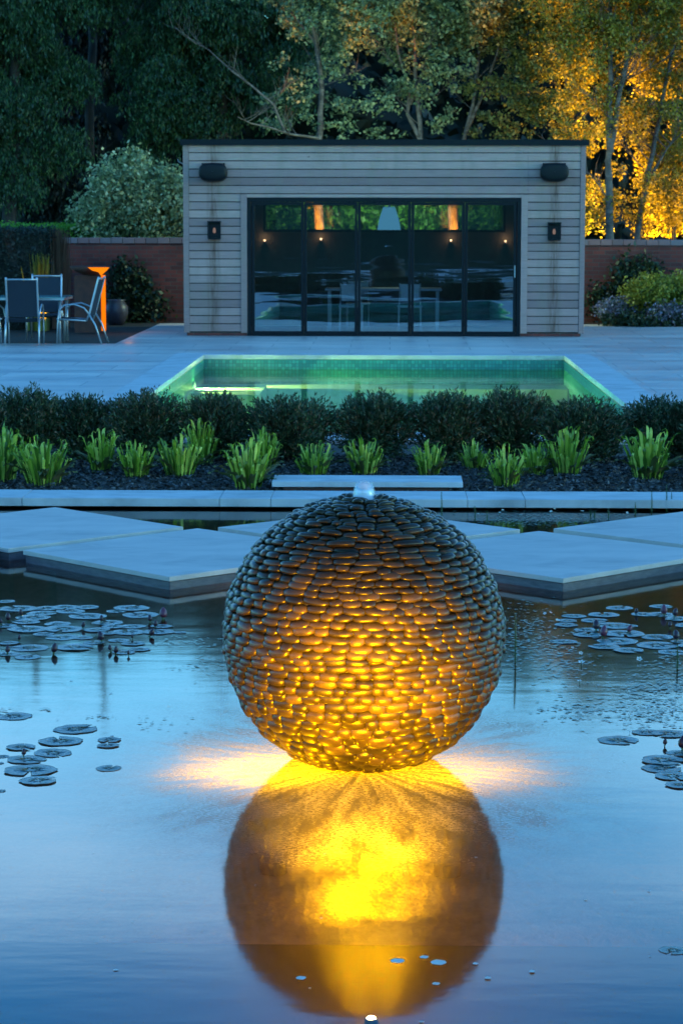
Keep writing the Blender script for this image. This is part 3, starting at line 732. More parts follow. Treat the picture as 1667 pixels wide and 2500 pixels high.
def dchair(x, y, rz, label):
    t = thing('dining_chair', label, 'chair', (x, y, DECK), 'white chairs inside the pool house')
    for sx in (-1, 1):
        MB().tube([(sx * .19, -.19, 0), (sx * .19, -.17, .44)], .014, 6).build('leg', M['white'], t, local=True)
        MB().tube([(sx * .19, .20, 0), (sx * .18, .17, .45), (sx * .17, .24, .85)], .014, 6).build('leg', M['white'], t, local=True)
    bev(MB().box(-.21, .21, -.2, .19, .44, .47).build('seat', M['white'], t, local=True), .008)
    bev(MB().box(-.16, .16, .215, .235, .55, .84).build('backrest', M['white'], t, local=True), .008)
    t.rotation_euler.z = rz
q = VD(880, 700, BY + 1.6)
t = thing('dining_table', 'long white table inside the pool house seen through the doors', 'table', (q.x, BY + 1.8, DECK))
bev(MB().box(q.x - 1.0, q.x + 1.0, BY + 1.4, BY + 2.2, DECK + .71, DECK + .75).build('tabletop', M['white'], t), .006)
for sx in (-.93, .93):
    for sy in (1.47, 2.13): MB().box(q.x + sx - .025, q.x + sx + .025, BY + sy - .025, BY + sy + .025, DECK, DECK + .709).build('leg', M['white'], t)
dchair(q.x - .55, BY + 1.15, math.pi, 'white chair at the near side of the indoor table, left one')
dchair(q.x + .45, BY + 1.15, math.pi, 'white chair at the near side of the indoor table, right one')
dchair(q.x - .45, BY + 2.5, 0, 'white chair at the far side of the indoor table')
M['spot'] = emit('interior spot glow', (1.0, .6, .28), 1.0)
def light(name, kind, loc, energy, color, radius=.05, target=None, size=None, blend=.6, parent=None):
    d = bpy.data.lights.new(name, kind); d.energy = energy; d.color = color
    if kind in ('POINT', 'SPOT'): d.shadow_soft_size = radius
    if kind == 'SPOT': d.spot_size = R_(size or 60); d.spot_blend = blend
    o = bpy.data.objects.new(name, d); col.objects.link(o); o.location = loc
    if target is not None:
        o.rotation_euler = (Vector(target) - Vector(loc)).to_track_quat('-Z', 'Y').to_euler()
    if parent is not None: o.parent = parent; o.location = Vector(loc) - wloc(parent)
    return o
for k, (px, py, lab) in enumerate([(608, 553, 'outermost small warm spotlight on the back wall behind the left door'), (737, 550, 'small warm spotlight on the back wall behind the second door'),
                       (1035, 553, 'small warm spotlight on the back wall behind the fourth door'), (1160, 555, 'outermost small warm spotlight on the back wall behind the right door')]):
    p = VD(px, py, by0 - .06)
    t = thing('indoor_spotlight', lab, 'wall lamp', (p.x, p.y, p.z), 'small spotlights on the back wall of the pool house')
    MB().lathe([(.001, p.z - .03), (.03, p.z - .03), (.03, p.z - .022), (.024, p.z + .0), (.001, p.z)], p.x, p.y, 12).build('housing', M['alu'], t, smooth=True)
    MB().lathe([(.001, p.z + .002), (.02, p.z + .002), (.015, p.z + .02), (.001, p.z + .026)], p.x, p.y, 10).build('bulb', M['spot'], t, smooth=True)
    light('glow', 'POINT', (p.x, p.y - .04, p.z + .05), .12, (1, .6, .3), .02)

# ------------------------------------------------------------------ garden walls
def gwall(label, x0, x1, py_top):
    zt = V(833, py_top, WY).z
    t = thing('garden_wall', label, 'wall', ((x0 + x1) / 2, WY, DECK))
    MB().box(x0, x1, WY, WY + .33, DECK - .1, zt - .11).build('brickwork', M['brick'], t)
    mb = MB(); x = x0
    while x < x1 - .05:
        w = random.uniform(.20, .23) * (1.8 if random.random() < .25 else 1); mb.box(x + .004, min(x + w, x1), WY - .03, WY + .36, zt - .109 , zt + random.uniform(-.006, .004)); x += w + .004
    bev(mb.build('coping', M['coping'], t), .008)
    return t
gwall('red brick garden wall with brick coping left of the pool house', -13.5, XL + .3, 581)
gwall('red brick garden wall with brick coping right of the pool house', XR - .3, 13.5, 584)

# ------------------------------------------------------------------ garden furniture
def sling_chair(label):
    t = thing('garden_chair', label, 'chair', (0, 0, 0), 'silver framed textile garden chairs round the glass table')
    for sx in (-1, 1):
        # front leg curving into the armrest, rear leg splayed back
        MB().tube([(sx * .27, -.26, 0), (sx * .27, -.25, .30), (sx * .27, -.22, .52), (sx * .27, -.14, .60), (sx * .27, .02, .615), (sx * .265, .17, .56), (sx * .25, .25, .45)], .013, 8).build('armrest', M['alu'], t, local=True, smooth=True)
        MB().tube([(sx * .26, .44, 0), (sx * .255, .34, .30), (sx * .25, .24, .47)], .014, 8).build('leg', M['alu'], t, local=True, smooth=True)
        MB().tube([(sx * .235, .20, .36), (sx * .235, .245, .46), (sx * .235, .39, 1.0), (sx * .235, .40, 1.04)], .016, 8).build('back_tube', M['alu'], t, local=True, smooth=True)
        MB().tube([(sx * .235, -.27, .385), (sx * .235, .20, .36)], .013, 8).build('seat_rail', M['alu'], t, local=True, smooth=True)
    s = MB()
    for (w, pts, dy, dz) in ((.225, [(-.28, .40), (-.2, .395), (0, .375), (.17, .37), (.22, .42)], 0, .012), (.225, [(.235, .44), (.30, .70), (.36, .92), (.385, 1.0)], .012, 0)):
        n = len(s.v)
        for (y, z) in pts:
            for x in (-w, 0, w): s.v.append((x, y, z - (.012 if x == 0 else 0)))
        for i in range(len(pts) - 1):
            for k in range(2): s.f.append((n + i * 3 + k, n + i * 3 + k + 1, n + i * 3 + k + 4, n + i * 3 + k + 3))
        if w and pts[0][0] < 0:
            a = s; o = a.build('seat', M['textile'], t, local=True); 
            m = o.modifiers.new('thick', 'SOLIDIFY'); m.thickness = .012; s = MB()
    o = s.build('backrest', M['textile'], t, local=True); m = o.modifiers.new('thick', 'SOLIDIFY'); m.thickness = .012
    MB().tube([(-.235, .395, 1.01), (.235, .395, 1.01)], .012, 8).build('top_rail', M['alu'], t, local=True, smooth=True)
    return t
ch = sling_chair('blue textile garden chair with its back to the camera in front of the glass table')
fy = GD(60, 795, DECK).y
def put(o, px, Y, rz, label=None):
    o.location = (VD(px, 790, Y).x, Y, DECK); o.rotation_euler.z = rz
    if label: o['label'] = label
c2 = copy_tree(ch); c3 = copy_tree(ch); c4 = copy_tree(ch)
put(ch, 58, fy + .5, math.pi + .05)
put(c2, 105, fy + 2.1, .04, 'blue textile garden chair facing the camera from behind the glass table')
put(c3, 178, fy + .95, -math.pi / 2 - .08, 'garden chair seen from the side at the right end of the glass table')
put(c4, -28, fy + .95, math.pi / 2, 'garden chair cut off by the left edge of the picture')
ch.rotation_euler.z = math.pi + math.pi + .05 - math.pi   # back towards the camera
tx0, tx1 = VD(-40, 700, fy + .8).x, VD(152, 700, fy + .8).x
t = thing('garden_table', 'glass topped garden table with silver legs at the left of the paving', 'table', ((tx0 + tx1) / 2, fy + 1.2, DECK))
TZ = DECK + .71
bev(MB().box(tx0, tx1, fy + .72, fy + 1.75, TZ, TZ + .012).build('tabletop', M['table_glass'], t), .004)
b = MB(); 
for (x0, x1, y0, y1) in ((tx0 + .02, tx1 - .02, fy + .74, fy + .77), (tx0 + .02, tx1 - .02, fy + 1.70, fy + 1.73), (tx0 + .02, tx0 + .05, fy + .771, fy + 1.699), (tx1 - .05, tx1 - .02, fy + .771, fy + 1.699)): b.box(x0, x1, y0, y1, TZ - .035, TZ - .001)
b.build('rim', M['alu'], t)
for x in (tx0 + .1, tx1 - .1):
    for y in (fy + .82, fy + 1.65): MB().tube([(x, y, 0 + DECK), (x, y, TZ - .03)], .022, 10).build('leg', M['alu'], t, smooth=True)

# corten fire bowl lamp
by = WY - 4.6
p0 = VD(172, 760, by); p1 = VD(233, 760, by)
zb = VD(205, 764, by).z; zt_ = VD(205, 633, by).z; zrim = VD(205, 612, by).z
t = thing('bowl_lamp', 'rusty steel bowl on a tall plinth with a glowing orange slot, beside the garden chairs', 'garden lamp', (p1.x, by, zb))
MB().box(p0.x, p1.x, by, by + .10, zb, zt_).build('plinth', M['corten'], t)
M['glow'] = emit('orange light strip', (1.0, .20, .003), .20); M['glow2'] = emit('emissive bowl glow', (1.0, .24, .005), .20)
MB().box(p1.x + .004, VD(243, 760, by).x, by + .02, by + .07, zb + .03, zt_ + .01).build('light_strip', M['glow'], t)
cx = VD(209, 700, by).x; rr = (VD(258, 620, by).x - VD(160, 620, by).x) / 2
prof = [(.02, zt_), (rr * .35, zt_ + .012), (rr * .72, zt_ + (zrim - zt_) * .45), (rr, zrim), (rr * .98, zrim), (rr * .70, zt_ + (zrim - zt_) * .55), (rr * .33, zt_ + .03), (.01, zt_ + .02)]
MB().lathe(prof, cx, by + .05, 36).build('bowl', M['corten'], t, smooth=True)
gx = [VD(208, 613, by).x, VD(257, 613, by).x, VD(251, 620, by).x, VD(238, 632, by).x, VD(232, 624, by).x, VD(217, 620, by).x]
gz = [VD(208, 613, by).z, VD(257, 613, by).z, VD(251, 620, by).z, VD(238, 632, by).z, VD(232, 624, by).z, VD(217, 620, by).z]
mb = MB(); n = 6
for off in (0.0, .012):
    for x, z in zip(gx, gz): mb.v.append((x, by - rr * .9 - off, z))
mb.f += [tuple(range(n)), tuple(reversed(range(n, 2 * n)))] + [(i, (i + 1) % n, n + (i + 1) % n, n + i) for i in range(n)]
mb.build('bowl_glow_plate', M['glow2'], t)  # emissive plate standing in for lamplight on the inside of the bowl
light('bowl_light', 'POINT', (p1.x + .45, by + .2, zb + .4), .35, (1, .35, .05), .05)

def shrub(name, label, blobs, leaf, n, per, sig, L, W, base=None, stems=6, cat='shrub', flower=None, group=None):
    bx_ = base or (blobs[0][0], blobs[0][1], DECK)
    t = thing(name, label, cat, bx_, group)
    (v, f), c = cloud(blobs, n, per, sig, L, W, 1.0)
    make('foliage', v, f, leaf, t)
    mb = MB()
    for k in range(stems):
        q = c[RNG.integers(len(c))]; a = Vector(bx_); q = Vector(q)
        mid = a.lerp(q, .5) + Vector((random.uniform(-.1, .1), random.uniform(-.1, .1), .1))
        mb.tube([a, mid, q], [.02, .014, .005], 5)
    mb.build('stem', M['bark'], t)
    return t
def blob(px, py, Y, rx, ry=None, rz=None):
    p = VD(px, py, Y); return (p.x, p.y, p.z, rx, ry or rx, rz or rx)
# clay pot by the lamp
p = VD(268, 752, WY - 1.2)
t = thing('clay_pot', 'dark glazed pot standing by the brick wall behind the bowl lamp', 'pot', (p.x, p.y, DECK))
MB().lathe([(.001, DECK - .02), (.14, DECK - .02), (.22, DECK + .2), (.22, DECK + .32), (.15, DECK + .42), (.18, DECK + .45), (.15, DECK + .45), (.13, DECK + .40)], p.x, p.y, 24).build('body', M['clay'], t, smooth=True)

shrub('climber', 'dark leafy climber growing up the left garden wall', [blob(300, 660, WY - .12, .35, .12, .5), blob(330, 700, WY - .12, .45, .12, .35), blob(285, 710, WY - .15, .35, .15, .5), blob(268, 640, WY - .12, .2, .1, .25)], M['leaf_ivy'], 160, 16, .1, .10, .07, base=(VD(290, 740, WY - .2).x, WY - .2, DECK), cat='climbing plant')
shrub('climber', 'dark leafy climber growing up the right garden wall above the golden shrub', [blob(1462, 625, WY - .12, .4, .12, .3), blob(1440, 660, WY - .12, .35, .12, .25), blob(1380, 690, WY - .15, .25, .12, .25)], M['leaf_ivy'], 120, 16, .1, .10, .07, base=(VD(1450, 745, WY - .2).x, WY - .2, DECK), cat='climbing plant')
shrub('golden_shrub', 'rounded golden yellow shrub in front of the right garden wall', [blob(1478, 680, WY - 1.1, .42, .4, .30), blob(1500, 672, WY - 1.1, .36, .4, .30), blob(1455, 695, WY - 1.0, .25, .3, .2)], M['leaf_yellow'], 380, 18, .07, .07, .05)
shrub('golden_shrub', 'golden yellow shrub cut off by the right edge of the picture', [blob(1560, 668, WY - 1.0, .33, .4, .30), blob(1590, 680, WY - 1.0, .5, .4, .35)], M['leaf_yellow'], 300, 18, .07, .07, .05)
shrub('flowering_plant', 'lilac flowered plant left of the golden shrub', [blob(1415, 712, WY - 1.2, .36, .3, .2)], M['petal_lilac'], 170, 14, .06, .05, .05, cat='plant')
shrub('flowering_plant', 'lilac flowered plant below the golden shrub at the right edge', [blob(1525, 722, WY - 1.5, .42, .3, .17), blob(1565, 728, WY - 1.5, .3, .3, .15)], M['petal_lilac'], 200, 14, .06, .05, .05, cat='plant')
shrub('low_plant', 'low dark green plant at the foot of the lilac flowers by the right wall', [blob(1440, 738, WY - 1.5, .5, .3, .10), blob(1500, 742, WY - 1.7, .6, .3, .08)], M['leaf_ivy'], 160, 14, .07, .08, .05, cat='plant')
shrub('pale_shrub', 'pale leafed rounded shrub behind the brick wall left of the pool house', [blob(310, 455, WY + 1.6, .95, .8, .85), blob(270, 500, WY + 1.6, .75, .7, .6), blob(360, 500, WY + 1.4, .75, .7, .6), blob(300, 385, WY + 1.6, .35, .3, .35), blob(205, 490, WY + 1.6, .35, .3, .22), blob(250, 410, WY + 1.6, .3, .3, .25), blob(385, 440, WY + 1.5, .45, .4, .5)], M['leaf_pale'], 900, 16, .10, .10, .065, base=(VD(310, 520, WY + 1.6).x, WY + 1.6, DECK), stems=14)
# clipped hedges on the left
def hedge(name, label, x0, x1, y0, y1, z1, leaf, n, L=.06, W=.04):
    t = thing(name, label, 'hedge', ((x0 + x1) / 2, (y0 + y1) / 2, DECK))
    MB().box(x0 + .08, x1 - .08, y0 + .08, y1 - .08, DECK - .05, z1 - .08).build('core', M['soil'], t)
    P = []
    A = [(x1 - x0) * z1, (x1 - x0) * (y1 - y0), (y1 - y0) * z1]
    for k, share in enumerate(np.array(A) / sum(A)):
        m = int(n * share); u, w = RNG.uniform(0, 1, m), RNG.uniform(0, 1, m); off = RNG.normal(size=m) * .04
        if k == 0: P.append(np.stack([x0 + u * (x1 - x0), y0 + .04 + off, DECK + w * (z1 - DECK)], 1))
        elif k == 1: P.append(np.stack([x0 + u * (x1 - x0), y0 + w * (y1 - y0), z1 - .03 + off], 1))
        else: P.append(np.stack([x1 - .04 + off, y0 + u * (y1 - y0), DECK + w * (z1 - DECK)], 1))
    v, f = diamonds(np.concatenate(P), L, W); make('foliage', v, f, leaf, t)
    return t
hy = WY + 1.2
hedge('clipped_hedge', 'bright green clipped hedge top showing above the dark hedge at the far left', -13, VD(205, 540, hy + 1).x, hy + .6, hy + 2.2, VD(100, 519, hy + 1.4).z, M['leaf_green'], 30000)
hx1 = VD(118, 600, WY - 3.2).x
hedge('dark_hedge', 'dark grey green hedge behind the garden table at the left edge', -13, hx1, WY - 3.4, WY - 2.2, VD(60, 527, WY - 3.2).z, M['leaf_grey'], 26000, .07, .035)
# upright russet grass beside it, uplit
def grasses(name, label, px, y0, y1, Y, wpx, n, mat):
    p = VD(px, y1, Y); top = VD(px, y0, Y).z; w = wpx * KD / F * Y
    t = thing(name, label, 'plant', (p.x, Y, DECK))
    vs, fs = [], []
    for k in range(n):
        bx0 = random.gauss(0, w * .3); by_ = random.gauss(0, .12); hh = (top - DECK) * random.uniform(.6, 1.03); lean = bx0 * .6 + random.uniform(-.05, .05); q = len(vs)
        for i in range(5):
            s = i / 4; ww = .014 * (1 - s) + .002; x = p.x + bx0 + lean * s * s; 
            vs += [(x - ww, Y + by_, DECK + hh * s), (x + ww, Y + by_ + .01, DECK + hh * s)]
        for i in range(4): fs.append((q + 2 * i, q + 2 * i + 1, q + 2 * i + 3, q + 2 * i + 2))
    make('blades', vs, fs, mat, t)
    P = np.array(vs)[8::10][:, :] ; P = P[P[:, 2] > DECK + .4]
    return t
grasses('tall_grass', 'tall russet ornamental grass at the right end of the dark hedge', 133, 528, 700, WY - 2.9, 30, 420, M['leaf_brown'])
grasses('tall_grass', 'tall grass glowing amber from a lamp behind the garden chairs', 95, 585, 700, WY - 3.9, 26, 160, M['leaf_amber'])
lp = VD(95, 770, WY - 4.3)
light('hedge_uplight', 'SPOT', (lp.x, lp.y, DECK + .1), 14, AMBER, .04, (lp.x + .05, lp.y + .9, 2.0), 60)

# ------------------------------------------------------------------ TREES
def clumpy(blobs, k=9, f=.42):
    out = []
    for b in blobs:
        n = max(4, int(k * (b[3] * b[5]) ** .5 / .8))
        for i in range(n):
            d = Vector((random.gauss(0, 1), random.gauss(0, 1), random.gauss(0, 1))).normalized() * random.uniform(.35, 1.0)
            q = f * random.uniform(.6, 1.25)
            out.append((b[0] + d.x * b[3], b[1] + d.y * b[4], b[2] + d.z * b[5], min(.62, b[3] * q), min(.5, b[4] * q), min(.42, b[5] * q * .8)))
    return out
def bl(lst, Y):
    lst = [(a, max(b, -40), c, d, e_, min(f_, 1.15) if b < 0 else f_) for (a, b, c, d, e_, f_) in lst]
    return clumpy([blob(px, py, Y + dy, rx, ry, rz) for (px, py, dy, rx, ry, rz) in lst])
# far wood: dark mass that closes the view
vs = []; fs = []; nxx, nzz = 70, 14
for j in range(nzz + 1):
    for i in range(nxx + 1):
        x = -52 + 104 * i / nxx; z = DECK - .1 + 13.0 * j / nzz; 
        crest = 8.6 + 1.3 * math.sin(x * .31) + .9 * math.sin(x * .83 + 1)
        z = min(z, crest); y = 66 + 1.6 * math.sin(x * .5 + j) + 1.2 * math.sin(x * 1.3) * math.cos(j * .9) + max(0, z - 8) * .5
        vs.append((x, y, z))
for j in range(nzz):
    for i in range(nxx): fs.append((j * (nxx + 1) + i, j * (nxx + 1) + i + 1, (j + 1) * (nxx + 1) + i + 1, (j + 1) * (nxx + 1) + i))
n0 = 26000
xx = RNG.uniform(-50, 50, n0); zz = RNG.uniform(0, 9.0, n0) + 1.2 * np.sin(xx * .31) * RNG.uniform(0, 1, n0); yy = 64.5 + RNG.normal(size=n0) * .9
v, f = diamonds(np.stack([xx, yy, zz], 1), .5, .3)
v2 = np.concatenate([np.array(vs), v]); f2 = np.concatenate([np.array(fs), f + len(vs)])
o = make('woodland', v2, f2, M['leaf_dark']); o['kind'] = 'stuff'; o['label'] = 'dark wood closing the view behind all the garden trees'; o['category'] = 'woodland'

TY = 55.0
W1 = [(40, 60, 0, 2.2, 1.6, 1.7), (20, 240, 0, 1.3, 1.2, 1.3), (95, 150, 0, 1.0, 1.0, 1.0), (60, 330, 0, 1.2, 1.0, .9), (30, 430, 0, .9, .8, .8), (0, -150, 0, 2.6, 1.8, 2), (90, -300, 0, 2.6, 1.8, 1.6), (-160, 100, 0, 2.5, 1.8, 3)]
tree('willow', 'dark drooping willow filling the upper left corner', [[(VD(20, 545, TY).x, TY, 0), VD(30, 200, TY), VD(60, -200, TY)]], M['leaf_willow'], M['bark'], bl(W1, TY), 5200, 20, L=.11, W=.04, style='droop', dl=.42, limbs=14, r0=.2)
W2 = [(400, 60, 0, 1.6, 1.3, 1.1), (500, 120, 0, 1.6, 1.3, 1.2), (380, 190, 0, 1.15, 1.0, 1.0), (470, 230, 0, 1.3, 1.0, .9), (580, 60, 0, 1.5, 1.2, 1.3), (420, 290, 0, 1.0, .9, .5), (600, 210, 0, 1.1, 1, .8), (350, 330, 0, .5, .6, .6), (450, -150, 0, 2.8, 1.8, 1.8), (700, -180, 0, 2.4, 1.8, 1.8), (560, -350, 0, 2.2, 1.5, 1.2)]
tree('willow', 'broad dark green willow behind the left half of the pool house roof', [[(VD(520, 545, TY + 1).x, TY + 1, 0), VD(510, 250, TY + 1), VD(540, -150, TY + 1)]], M['leaf_willow'], M['bark'], bl(W2, TY + 1), 6200, 20, L=.11, W=.045, style='droop', dl=.40, limbs=14, r0=.2)
W3 = [(200, 470, 0, 1.0, .8, .7), (120, 440, 0, 1.0, .8, .8), (330, 480, 0, 1.2, .8, .7), (200, 300, 2, .8, .8, 1.4), (210, 60, 3, 1.0, 1, 1.2), (240, -200, 3, 2, 1.5, 1.8)]
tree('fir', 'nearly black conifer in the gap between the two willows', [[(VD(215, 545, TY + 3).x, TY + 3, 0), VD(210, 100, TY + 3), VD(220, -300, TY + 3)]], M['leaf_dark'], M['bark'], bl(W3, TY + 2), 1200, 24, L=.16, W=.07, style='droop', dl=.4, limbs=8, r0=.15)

BYT = 49.5
# pale birch-like trees behind the roof
A_ = [[(VD(735, 560, BYT).x, BYT, 0), VD(735, 318, BYT), VD(738, 200, BYT), VD(725, 90, BYT), VD(690, -60, BYT), VD(680, -250, BYT)],
      [VD(738, 318, BYT), VD(665, 308, BYT - .4), VD(618, 292, BYT - .6), VD(575, 283, BYT - .8), VD(545, 268, BYT - .9)],
      [VD(655, 305, BYT - .4), VD(628, 240, BYT - .5), VD(575, 195, BYT - .5), VD(535, 165, BYT - .5), VD(480, 115, BYT - .5), VD(440, 90, BYT - .5)],
      [VD(725, 100, BYT), VD(690, 55, BYT), VD(655, 10, BYT), VD(610, -60, BYT)]]
BA = [(740, 190, 0, .8, .7, .6), (700, 260, 0, .75, .6, .35), (650, 150, 0, .3, .4, .3), (640, 280, 0, .45, .4, .25), (780, 110, 0, .8, .6, .7), (840, 250, 0, .8, .6, .5), (830, 40, 0, .9, .7, .7), (775, 290, 0, .6, .5, .35), (620, 240, 0, .3, .4, .3), (740, -120, 0, 1.3, 1, 1.2), (720, -300, 0, 1.4, 1, 1.1), (850, -200, 0, 1.4, 1, 1.4)]
tree('birch', 'pale grey stemmed tree with bare arching limbs behind the middle of the roof', A_, M['leaf_birch'], M['birch'], bl(BA, BYT), 1000, 16, .085, .095, .07, limbs=7, r0=.075, limbr=.010, reach=.8)
Y2 = BYT + .6
B_ = [[(VD(968, 560, Y2).x, Y2, 0), VD(966, 320, Y2), VD(955, 190, Y2), VD(950, 80, Y2), VD(935, -20, Y2), VD(930, -250, Y2)],
      [VD(968, 330, Y2), VD(935, 260, Y2), VD(940, 210, Y2), VD(915, 120, Y2), VD(895, 0, Y2), VD(880, -120, Y2)],
      [VD(940, 240, Y2), VD(975, 160, Y2), VD(990, 70, Y2), VD(1000, -60, Y2)]]
BB = [(930, 60, 0, .9, .8, .8), (960, 200, 0, .7, .6, .6), (1030, 130, 0, .7, .7, .7), (900, 170, 0, .6, .6, .5), (1020, 260, 0, .6, .6, .4), (890, 290, 0, .6, .5, .3), (980, 10, 0, .8, .8, .5), (940, -160, 0, 1.5, 1, 1.4), (1040, -280, 0, 1.5, 1, 1.3)]
tree('birch', 'three stemmed grey birch behind the right half of the roof', B_, M['leaf_birch'], M['birch'], bl(BB, Y2), 1000, 16, .085, .095, .07, limbs=7, r0=.06, limbr=.011, reach=.9)
Y3 = BYT + 1.4
C_ = [[(VD(1062, 560, Y3).x, Y3, 0), VD(1065, 318, Y3), VD(1085, 240, Y3), VD(1098, 130, Y3), VD(1100, 60, Y3), VD(1105, -150, Y3)],
      [VD(1070, 300, Y3), VD(1110, 210, Y3), VD(1140, 120, Y3), VD(1160, -20, Y3)]]
BC = [(1110, 60, 0, .8, .8, .8), (1130, 200, 0, .6, .6, .6), (1200, 130, 0, .7, .7, .8), (1190, 270, 0, .7, .6, .5), (1100, 290, 0, .5, .5, .3), (1230, 20, 0, .8, .7, .8), (1120, -150, 0, 1.5, 1, 1.3), (1250, -260, 0, 1.5, 1, 1.3)]
M['leaf_mid'] = leafmat('olive birch leaves', [(0, (0.05, 0.085, 0.03)), (0.6, (0.15, 0.20, 0.06)), (1, (0.32, 0.32, 0.08))], 0.45, clump=0.7)
tree('birch', 'olive green birch with forked pale stem right of the roof middle', C_, M['leaf_mid'], M['birch'], bl(BC, Y3), 1000, 16, .085, .095, .07, limbs=7, r0=.055, limbr=.011, reach=.9)
Y4 = WY + 2.6
D_ = [[(VD(1397, 570, Y4).x, Y4, 0), VD(1400, 545, Y4), VD(1398, 440, Y4), VD(1394, 370, Y4), VD(1412, 290, Y4), VD(1420, 220, Y4), VD(1437, 150, Y4), VD(1447, 70, Y4), VD(1465, -80, Y4)],
      [VD(1400, 350, Y4), VD(1398, 250, Y4), VD(1402, 160, Y4), VD(1400, 40, Y4), VD(1405, -80, Y4)],
      [VD(1440, 140, Y4), VD(1470, 70, Y4), VD(1500, 0, Y4), VD(1520, -60, Y4)]]
BDn = [(1390, 300, 0, .6, .7, .9), (1370, 120, 0, .8, .8, .9), (1440, 230, .3, .6, .7, 1.0), (1370, 430, .4, .4, .7, .6), (1450, 430, .6, .6, .7, .7), (1300, 250, 0, .7, .6, .8), (1300, 60, 0, .8, .6, .8), (1460, 60, 0, .8, .7, .8), (1400, -150, 0, 1.5, 1, 1.4), (1440, -320, 0, 1.2, 1, 1.2)]
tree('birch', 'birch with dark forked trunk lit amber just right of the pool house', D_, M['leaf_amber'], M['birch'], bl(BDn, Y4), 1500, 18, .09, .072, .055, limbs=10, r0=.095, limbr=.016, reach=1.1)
Y5 = WY + 3.4
E_ = [[(VD(1455, 575, Y5).x, Y5, 0), VD(1462, 545, Y5), VD(1475, 460, Y5), VD(1493, 370, Y5), VD(1515, 260, Y5), VD(1532, 170, Y5), VD(1555, 70, Y5), VD(1580, -80, Y5)],
      [VD(1480, 430, Y5), VD(1530, 340, Y5), VD(1570, 300, Y5)]]
BE = [(1520, 480, .5, .8, .7, .7), (1540, 350, .4, .7, .8, .8), (1500, 180, .2, .7, .7, 1.0), (1570, 250, 0, .6, .8, 1.0), (1540, 60, 0, .8, .8, .9), (1600, 450, 0, .7, .8, .9), (1470, 330, .4, .5, .7, .7), (1560, -150, 0, 1.5, 1, 1.4), (1700, 0, 0, 1.6, 1.2, 2), (1640, -320, 0, 1.5, 1, 1)]
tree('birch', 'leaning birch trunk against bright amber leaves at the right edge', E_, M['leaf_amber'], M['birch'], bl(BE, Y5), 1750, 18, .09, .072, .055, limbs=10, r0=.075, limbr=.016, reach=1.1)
Y6 = WY + 5.2
for (px, top, lab) in ((1290, -60, 'thin birch stem standing behind the right end of the roof'), (1545, 240, 'thin birch trunk low among the amber leaves at the right edge')):
    st_ = [[(VD(px, 575, Y6).x, Y6, 0), VD(px - 3, 400, Y6), VD(px + 12, 200, Y6), VD(px + 10, top, Y6)]]
    bb = [(px, 470, 0, .9, .8, .6), (px, 330, 0, .9, .8, .8), (px - 20, 180, 0, .9, .8, .8), (px + 30, 60, 0, .9, .8, .8), (px + 10, 520, .3, .8, .8, .4)]
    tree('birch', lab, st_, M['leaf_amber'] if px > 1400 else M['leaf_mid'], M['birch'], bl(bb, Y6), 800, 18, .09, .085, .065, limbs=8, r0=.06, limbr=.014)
# floodlights standing behind the wall under the birches
def flood(px, Y, energy, tgt, label, size=75):
    p = VD(px, 600, Y); loc = Vector((p.x, Y, DECK + .25))
    t = thing('floodlight', label, 'floodlight', (loc.x, loc.y, DECK))
    MB().box(loc.x - .08, loc.x + .08, loc.y - .05, loc.y + .05, DECK - .03, DECK + .16).build('housing', M['metal_dark'], t)
    light('flood', 'SPOT', loc, energy, AMBER, .06, tgt, size, .8)
flood(1570, WY + 8.5, 3000, VD(1560, 200, WY + 4.5), 'floodlight behind the right garden wall below the leaning birch', 74)
flood(1440, WY + 7.5, 2000, VD(1430, 220, WY + 3.5), 'floodlight behind the right garden wall below the forked birch', 62)
flood(1330, WY + 7.5, 60, VD(1270, 80, BYT + 1), 'floodlight hidden behind the pool house', 80)
# uplit trunks seen through the rear window
for (px, lab) in ((733, 'amber lit trunk seen through the rear window behind the second door'), (1040, 'amber lit trunk seen through the rear window behind the fourth door')):
    yy = BY + BD + 1.3; p = VD(px, 500, yy)
    t = thing('garden_post', lab, 'tree', (p.x, yy, DECK))
    MB().tube([(p.x, yy, DECK - .1), (p.x + .03, yy, 1.4), (p.x - .02, yy, 2.3), (p.x + .05, yy, 3.0)], [.11, .10, .09, .07], 10).build('trunk', M['birch'], t, smooth=True)
    bb = [(p.x - .1, yy, 2.6, .6, .5, .4), (p.x + .1, yy, 3.0, .5, .5, .3)]
    (v, f), c = cloud(bb, 26, 16, .12, .08, .06); make('crown', v, f, M['leaf_amber'], t)
    light('trunk_uplight', 'SPOT', (p.x, yy - .9, 1.25), 700, (1, .30, .02), .04, (p.x, yy, 2.05), 22)
light('shrub_fill', 'POINT', (0, BY + BD + .5, 2.9), 110, (.75, 1, .6), .3)  # fill lamp without a fixture, added to brighten the shrubs outside the rear window
shrub('laurel', 'green shrubs seen through the rear window of the pool house', [(-1.5, WY + .9, 1.9, 1.4, .5, .8), (1.4, WY + .9, 1.9, 1.4, .5, .8), (0, WY + .9, 1.9, 1.2, .5, .8)], M['leaf_green'], 500, 20, .14, .12, .07, base=(0, WY + .9, 0))

